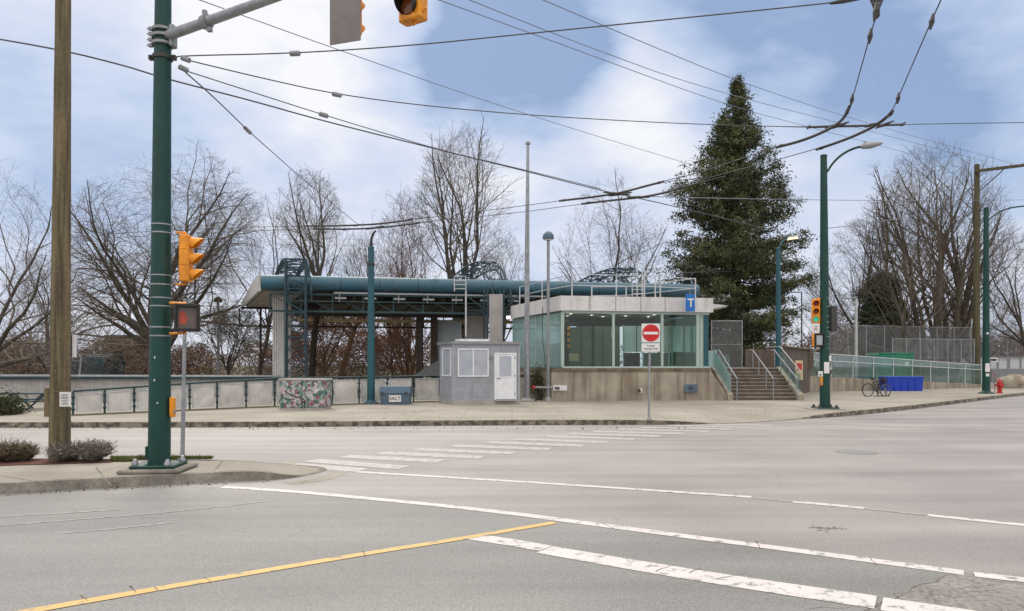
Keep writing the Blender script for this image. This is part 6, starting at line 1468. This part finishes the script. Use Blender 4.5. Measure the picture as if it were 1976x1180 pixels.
def grow(rng, H, rx, fork, nmain, ang, r0, counts, trop=(.02, .05, .08, .06), ratio=(.62, .55, .6), wig=.12, lean=(0, 0), env_c=None, multi=False, start=.12, twig=.016, jitter=1.0):
    """returns branches by level, in tree-local coordinates"""
    out = [[], [], [], [], []]
    cz = (H + fork * .55) / 2 if env_c is None else env_c; rz_ = H - cz
    def inside(x, y, z): return (x * x + y * y) / (rx * rx) + ((z - cz) / rz_) ** 2 < 1.0 or z < cz * .6
    g = rng.gauss
    def norm(d): l = math.sqrt(d[0] ** 2 + d[1] ** 2 + d[2] ** 2) + 1e-9; return (d[0] / l, d[1] / l, d[2] / l)
    def br(p, d, L_, r, lv):
        n = (7, 10, 7, 5, 4)[lv]; st = L_ / n; pts = [p]; tp = trop[min(lv, 3)]; w = wig * (.5, 1.0, 1.25, 1.4, 1.5)[lv]
        for i in range(n):
            d = norm((d[0] + g(0, w), d[1] + g(0, w), d[2] + g(0, w) * .7 + tp)); p = (p[0] + d[0] * st, p[1] + d[1] * st, p[2] + d[2] * st); pts.append(p)
            if lv > 0 and not inside(p[0] * jf, p[1] * jf, p[2]): break
        m_ = len(pts); r1 = r * (.62, .10, .18, .4, .5)[lv]; out[lv].append((np.array(pts), max(r, twig * .55), max(r1, twig * .45)))
        if lv >= 4 or lv > len(counts): return
        if lv == 0: return pts, d, r1
        c = counts[lv - 1]; c = int(c * m_ / (n + 1) + .5)
        for k in range(c):
            t = start + (1 - start) * (k + rng.random()) / c; f = t * (m_ - 1); i = min(int(f), m_ - 2); q = f - i
            a, b = pts[i], pts[i + 1]; pos = (a[0] + (b[0] - a[0]) * q, a[1] + (b[1] - a[1]) * q, a[2] + (b[2] - a[2]) * q); dd = norm((b[0] - a[0], b[1] - a[1], b[2] - a[2]))
            rv = norm((g(0, 1), g(0, 1), g(0, 1))); s_ = rv[0] * dd[0] + rv[1] * dd[1] + rv[2] * dd[2]; pr = norm((rv[0] - dd[0] * s_, rv[1] - dd[1] * s_, rv[2] - dd[2] * s_))
            an = R(rng.uniform(28, 58)); ca, sa = math.cos(an), math.sin(an); nd = (dd[0] * ca + pr[0] * sa, dd[1] * ca + pr[1] * sa, dd[2] * ca + pr[2] * sa)
            rb = r * (1 - t * .78) * .48; br(pos, nd, L_ * ratio[min(lv - 1, 2)] * (1.15 - .6 * t) * rng.uniform(.7, 1.2), rb, lv + 1)
    jf = 1.0
    if multi:
        for k in range(nmain):
            a = 2 * PI * k / nmain + g(0, .3); an = R(abs(g(ang * .6, ang * .35))); x0 = math.cos(a) * r0 * 1.1; y0 = math.sin(a) * r0 * 1.1
            jf = 1 / rng.uniform(.86, 1.06); br((x0, y0, 0), norm((math.cos(a) * math.sin(an), math.sin(a) * math.sin(an), math.cos(an))), H * rng.uniform(.85, 1.05), r0 * rng.uniform(.20, .34), 1)
    else:
        pts, d, r1 = br((0, 0, 0), norm((lean[0], lean[1], 1)), fork, r0, 0); top = pts[-1]
        for k in range(nmain):
            a = 2 * PI * (k + rng.random() * .6) / nmain; an = R(ang * rng.uniform(.45, 1.25)) if k else R(6)
            i = len(pts) - 1 - (rng.randint(0, 2) if k > 1 else 0); base = pts[i]
            jf = 1 / rng.uniform(.82, 1.08); dd = norm((math.cos(a) * math.sin(an) + d[0] * .3, math.sin(a) * math.sin(an) + d[1] * .3, math.cos(an)))
            br(base, dd, (H - fork) * rng.uniform(.85, 1.15) * (1 + .25 * math.sin(an)), r1 * rng.uniform(.55, .85), 1)
    return out

def bare_tree(px, Y, pytop, rx_px, label, seed, z0=0.0, bark='bark', twig='twig', leaves=None, **kw):
    H = Zp(pytop, Y) - z0; rx = rx_px / F * Y; X = Xp(px, Y); rng = random.Random(seed)
    fork = kw.pop('fork', .3) * H; tr = Y * .00021
    lv = grow(rng, H, rx, fork, kw.pop('nmain', 7), kw.pop('ang', 40), kw.pop('r0', .3), kw.pop('counts', (9, 8, 6)), twig=tr, **kw)
    t = thing('bare_tree', label, 'tree', (X, Y, z0), 0, 'leafless trees behind the station'); off = np.array([X, Y, z0])
    def mk(name, levels, m):
        Vs, Fs, o = [], [], 0
        for l, sides in levels:
            b = [(p + off, a, c) for p, a, c in lv[l] if len(p) > 1]
            if not b: continue
            V, F_ = batch_tubes(name, b, m, t, sides); Vs.append(V); Fs.append(F_ + o); o += len(V)
        if Vs: np_mesh(name, np.concatenate(Vs), [np.concatenate(Fs)], m, t, True)
    mk('trunk', ((0, 12), (1, 8)), M[bark]); mk('crown', ((2, 5), (3, 3), (4, 3)), M[twig])
    if leaves:
        m, dens, size = leaves; rs_ = np.random.RandomState(seed); pts = np.concatenate([p for p, _, _ in lv[3] + lv[4]]) + off; idx = rs_.randint(0, len(pts), dens)
        blades('leaves', pts[idx] + rs_.normal(0, size * .8, (dens, 3)), size, size * .6, M[m], t, up=.1, seed=seed)
    return t
bare_tree(-25, 32, 290, 165, 'leafless tree at the left edge with low spreading limbs', 21, fork=.2, nmain=9, ang=66, r0=.28, counts=(11, 9, 8), trop=(.0, .0, .02, .02), wig=.17)
bare_tree(318, 44, 262, 185, 'widest bare tree, weeping twigs, behind the near green pole', 22, fork=.22, nmain=13, ang=60, r0=.42, counts=(11, 12, 10), trop=(.0, .03, -.02, -.12), wig=.17, ratio=(.55, .55, .7))
bare_tree(598, 47, 328, 78, 'rounded bare tree with mossy forked trunk above the canopy left end', 23, fork=.5, nmain=8, ang=40, r0=.24, counts=(10, 9, 7), env_c=9.6)
bare_tree(500, 58, 372, 70, 'thin bare tree between the wide weeping tree and the rounded tree', 24, fork=.35, nmain=6, ang=40, r0=.22, counts=(8, 8, 6))
bare_tree(655, 50, 410, 75, 'bare tree with a leaning brown trunk left of the teal pole', 25, bark='bark_ivy', fork=.42, nmain=6, ang=45, r0=.24, counts=(9, 8, 7), lean=(.22, 0))
bare_tree(790, 54, 368, 70, 'reddish brown vase-shaped bare tree right of the teal pole', 26, bark='bark_ivy', twig='twig_red', fork=.25, nmain=12, ang=22, r0=.32, counts=(10, 9, 7), trop=(.02, .05, .10, .08), multi=True)
bare_tree(893, 52, 248, 98, 'tallest bare tree in the middle with three straight stems', 127, fork=.20, nmain=8, ang=17, r0=.40, counts=(12, 9, 7), trop=(.02, .03, .05, .04), start=.30, wig=.09)
bare_tree(965, 60, 440, 60, 'small pale bare tree just right of the tallest middle one', 28, fork=.3, nmain=6, ang=38, r0=.18, counts=(8, 8, 6))
bare_tree(730, 66, 420, 70, 'faint bare tree far behind the teal pole', 29, fork=.35, nmain=6, ang=40, r0=.22, counts=(8, 7, 6))
bare_tree(1182, 50, 345, 100, 'bare fan-shaped tree behind the entrance hall roof', 30, fork=.3, nmain=9, ang=44, r0=.24, counts=(10, 9, 7), trop=(.02, .02, .01, .0))
bare_tree(1808, 62, 272, 130, 'huge many-stemmed bare tree behind the right fence', 31, bark='bark_light', fork=.2, nmain=20, ang=24, r0=.95, counts=(10, 8, 6), multi=True, trop=(.02, .035, .06, .05), start=.22, wig=.10)
bare_tree(1655, 64, 425, 100, 'bare tree leaning left above the small evergreen', 32, fork=.3, nmain=8, ang=52, r0=.26, counts=(10, 9, 7), lean=(-.15, 0))
bare_tree(1748, 56, 440, 72, 'slender bare tree in front of the huge many-stemmed tree', 33, fork=.35, nmain=5, ang=38, r0=.16, counts=(8, 7, 6), bark='bark_light')
bare_tree(1990, 58, 430, 90, 'bare tree cut off by the right edge of the photo', 34, fork=.3, nmain=7, ang=50, r0=.24, counts=(9, 8, 7))
bare_tree(120, 60, 470, 110, 'dim bare tree behind the wooden pole', 35, fork=.3, nmain=7, ang=48, r0=.22, counts=(9, 8, 7))
bare_tree(440, 52, 590, 75, 'low dense bare tree around the dome lamp', 36, fork=.25, nmain=8, ang=40, r0=.14, counts=(9, 8, 6), leaves=('leaf_green', 3000, .12))
bare_tree(630, 56, 560, 95, 'russet tree still holding dead leaves seen under the canopy', 37, bark='bark_ivy', twig='twig_red', fork=.2, nmain=9, ang=50, r0=.15, counts=(9, 8, 6), leaves=('leaf_red', 16000, .14))
bare_tree(760, 58, 590, 60, 'brown bare tree with a kinked limb seen under the canopy', 38, bark='bark_ivy', fork=.3, nmain=7, ang=48, r0=.16, counts=(8, 7, 6), leaves=('leaf_red', 6000, .12))
bare_tree(1600, 70, 560, 90, 'low bare tree behind the far corner signals', 39, fork=.25, nmain=7, ang=50, r0=.16, counts=(8, 8, 5))
bare_tree(1880, 75, 560, 120, 'low bare tree behind the right-hand wooden pole', 40, fork=.25, nmain=8, ang=52, r0=.18, counts=(8, 8, 6))
bare_tree(1450, 72, 590, 80, 'low bare tree behind the conifer trunk', 41, fork=.25, nmain=7, ang=50, r0=.16, counts=(8, 8, 5))

# conifers
def conifer(px, Y, pytop, label, prof, seed, m='conifer', nb=330, leaf=.20, dens=46, trunk_r=.42, z0=0.0, skirt=.08, name='conifer_tree', cl=.36):
    """prof: list of (height fraction, radius in m)"""
    H = Zp(pytop, Y) - z0; X = Xp(px, Y); rs_ = np.random.RandomState(seed)
    t = thing(name, label, 'tree', (X, Y, z0)); hs, rr_ = zip(*prof)
    MB().tube([(X, Y, z0), (X, Y, z0 + H * .1), (X + .1, Y, z0 + H * .5), (X + .25, Y, z0 + H * .96)], [trunk_r * 1.25, trunk_r, trunk_r * .55, .04], 12).build('trunk', M['bark'], t, smooth=True)
    lb = []; C_ = []
    for i in range(nb):
        f = skirt + (1 - skirt) * ((i + rs_.uniform()) / nb) ** .92; a = rs_.uniform(0, 2 * PI)
        side = 1 + .08 * math.sin(f * 23 + 2 * a) + .07 * math.sin(f * 61 + a * 3); Rm = np.interp(f, hs, rr_) * rs_.uniform(.74, 1.04) * side
        if rs_.uniform() < .10: Rm *= .55
        n = 6; z = z0 + H * f; pts = []
        drop = -.10 * Rm if f < .5 else .05 * Rm
        for k in range(n + 1):
            q = k / n; rad = Rm * q; zz = z + drop * q * 2 * (1 - q * .2) + .28 * Rm * (q ** 2.2) + (f > .7) * rad * .35
            pts.append((X + rad * math.cos(a) + .1 * f, Y + rad * math.sin(a), zz))
        pts = np.array(pts); pts[1:] += rs_.normal(0, .06, (n, 3)); lb.append((pts, .05 + .012 * Rm, .012))
        nc = max(3, int(Rm * 4.2))
        for c in range(nc):
            q = 1 - (rs_.uniform() ** 1.3) * (.80 if f > .35 else .62); ff = q * n; ii = min(int(ff), n - 1); p = pts[ii] + (pts[ii + 1] - pts[ii]) * (ff - ii)
            p = p + rs_.normal(0, 1, 3) * [.30 * (Rm / 3 + .25), .30 * (Rm / 3 + .25), .16]
            s_ = cl * rs_.uniform(.6, 1.25) * (.6 + .4 * min(1, Rm / 2.5)); C_.append(p + rs_.normal(0, 1, (dens, 3)) * [s_, s_, s_ * .62])
    # leader
    C_.append(np.array([X + .25, Y, z0 + H * .97]) + rs_.normal(0, 1, (200, 3)) * [.16, .16, .45]); C_.append(np.array([X + .5, Y, z0 + H * .975]) + rs_.normal(0, 1, (90, 3)) * [.25, .2, .2])
    V, F_ = batch_tubes('b', lb, None, t, 4); np_mesh('boughs', V, [F_], M['bark'], t)
    blades('crown', np.concatenate(C_), leaf, leaf * .42, M[m], t, up=-.05, seed=seed, droop=.25)
conifer(1420, 55, 158, 'tall dark green conifer standing behind the stairs', [(0, 3.6), (.10, 4.8), (.3, 5.1), (.45, 5.0), (.585, 4.3), (.66, 3.5), (.73, 2.6), (.81, 1.6), (.88, 1.0), (.946, .5), (1, .12)], 51, nb=370, dens=34, cl=.24, leaf=.20)
conifer(1698, 64, 536, 'small bushy evergreen behind the tall chain link fence', [(0, .8), (.15, 1.5), (.35, 2.2), (.6, 2.2), (.8, 1.8), (.93, 1.1), (1, .3)], 52, m='cedar', nb=200, leaf=.16, dens=60, trunk_r=.25, name='evergreen_tree', cl=.34)

# scrub seen low behind the fences
def shrub(px, Y, pytop, rx_px, label, seed, m='leaf_brown', n=9000, leaf=.13, z0=0.0, group=None):
    H = Zp(pytop, Y) - z0; rx = rx_px / F * Y; X = Xp(px, Y); rs_ = np.random.RandomState(seed)
    t = thing('shrub', label, 'shrub', (X, Y, z0), 0, group)
    st = []; C_ = []
    for i in range(70):
        a = rs_.uniform(0, 2 * PI); q = rs_.uniform(.2, 1) ** .6; tip = np.array([X + rx * q * math.cos(a), Y + min(rx, 2.5) * q * math.sin(a), z0 + H * rs_.uniform(.5, 1.0) * (1 - .35 * q * q)])
        b = np.array([X + rx * .35 * q * math.cos(a), Y + .4 * math.sin(a), z0]); mid = (b + tip) / 2 + rs_.normal(0, .15, 3); st.append((np.array([b, mid, tip]), .03, .008))
        k = n // 70; s_ = rs_.uniform(.2, 1, (k, 1)) ** .6; C_.append(mid + (tip - mid) * s_ + rs_.normal(0, 1, (k, 3)) * [.28 * rx / 2.5 + .1, .25, .22])
    V, F_ = batch_tubes('b', st, None, t, 4); np_mesh('stems', V, [F_], M['twig'], t)
    C_ = np.concatenate(C_); C_ = C_[C_[:, 2] > z0]; blades('foliage', C_, leaf, leaf * .5, M[m], t, up=.15, seed=seed)
shrub(6, 24.2, 784, 28, 'low dark green shrub in front of the picnic table', 61, 'leaf_green', 6000, .09, .15)
shrub(1046, 34.3, 704, 22, 'dark ivy clump beside the lamp post at the hall corner', 62, 'leaf_green', 3000, .09, .15)
shrub(1750, 55.5, 690, 60, 'dull green hedge clump behind the ramp glass', 63, 'leaf_green', 5000, .12)
# continuous far-off wood as one mass
def far_wood():
    rs_ = np.random.RandomState(9); C_ = []
    for px, w, yt, Y, n in ((px_, w_, y_, Y_, int(n_ * 1.6)) for px_, w_, y_, Y_, n_ in ((40, 60, 655, 70, 5000), (230, 100, 655, 74, 9000), (370, 60, 665, 72, 4000), (560, 120, 650, 78, 8000), (720, 100, 640, 76, 8000), (880, 90, 640, 78, 5000), (1100, 120, 650, 80, 5000), (1400, 120, 640, 82, 7000), (1640, 120, 630, 80, 9000), (1830, 150, 632, 84, 10000), (1970, 70, 640, 80, 5000))):
        H = Zp(yt, Y); x = Xp(px, Y); wx = w / F * Y; q = rs_.normal(0, .55, n); zz = rs_.uniform(0, 1, n) ** .8 * H * (1 - .35 * np.clip(np.abs(q), 0, 1)) * (1 + .12 * np.sin(q * 9 + px))
        C_.append(np.stack([x + q * wx, Y + rs_.normal(0, 1.5, n), zz], 1))
    tag(blades('far_woodland', np.concatenate(C_), .32, .10, M['leaf_brown'], None, up=.5, seed=2), 'brown winter woodland low along the horizon', None, None, 'stuff')
far_wood()
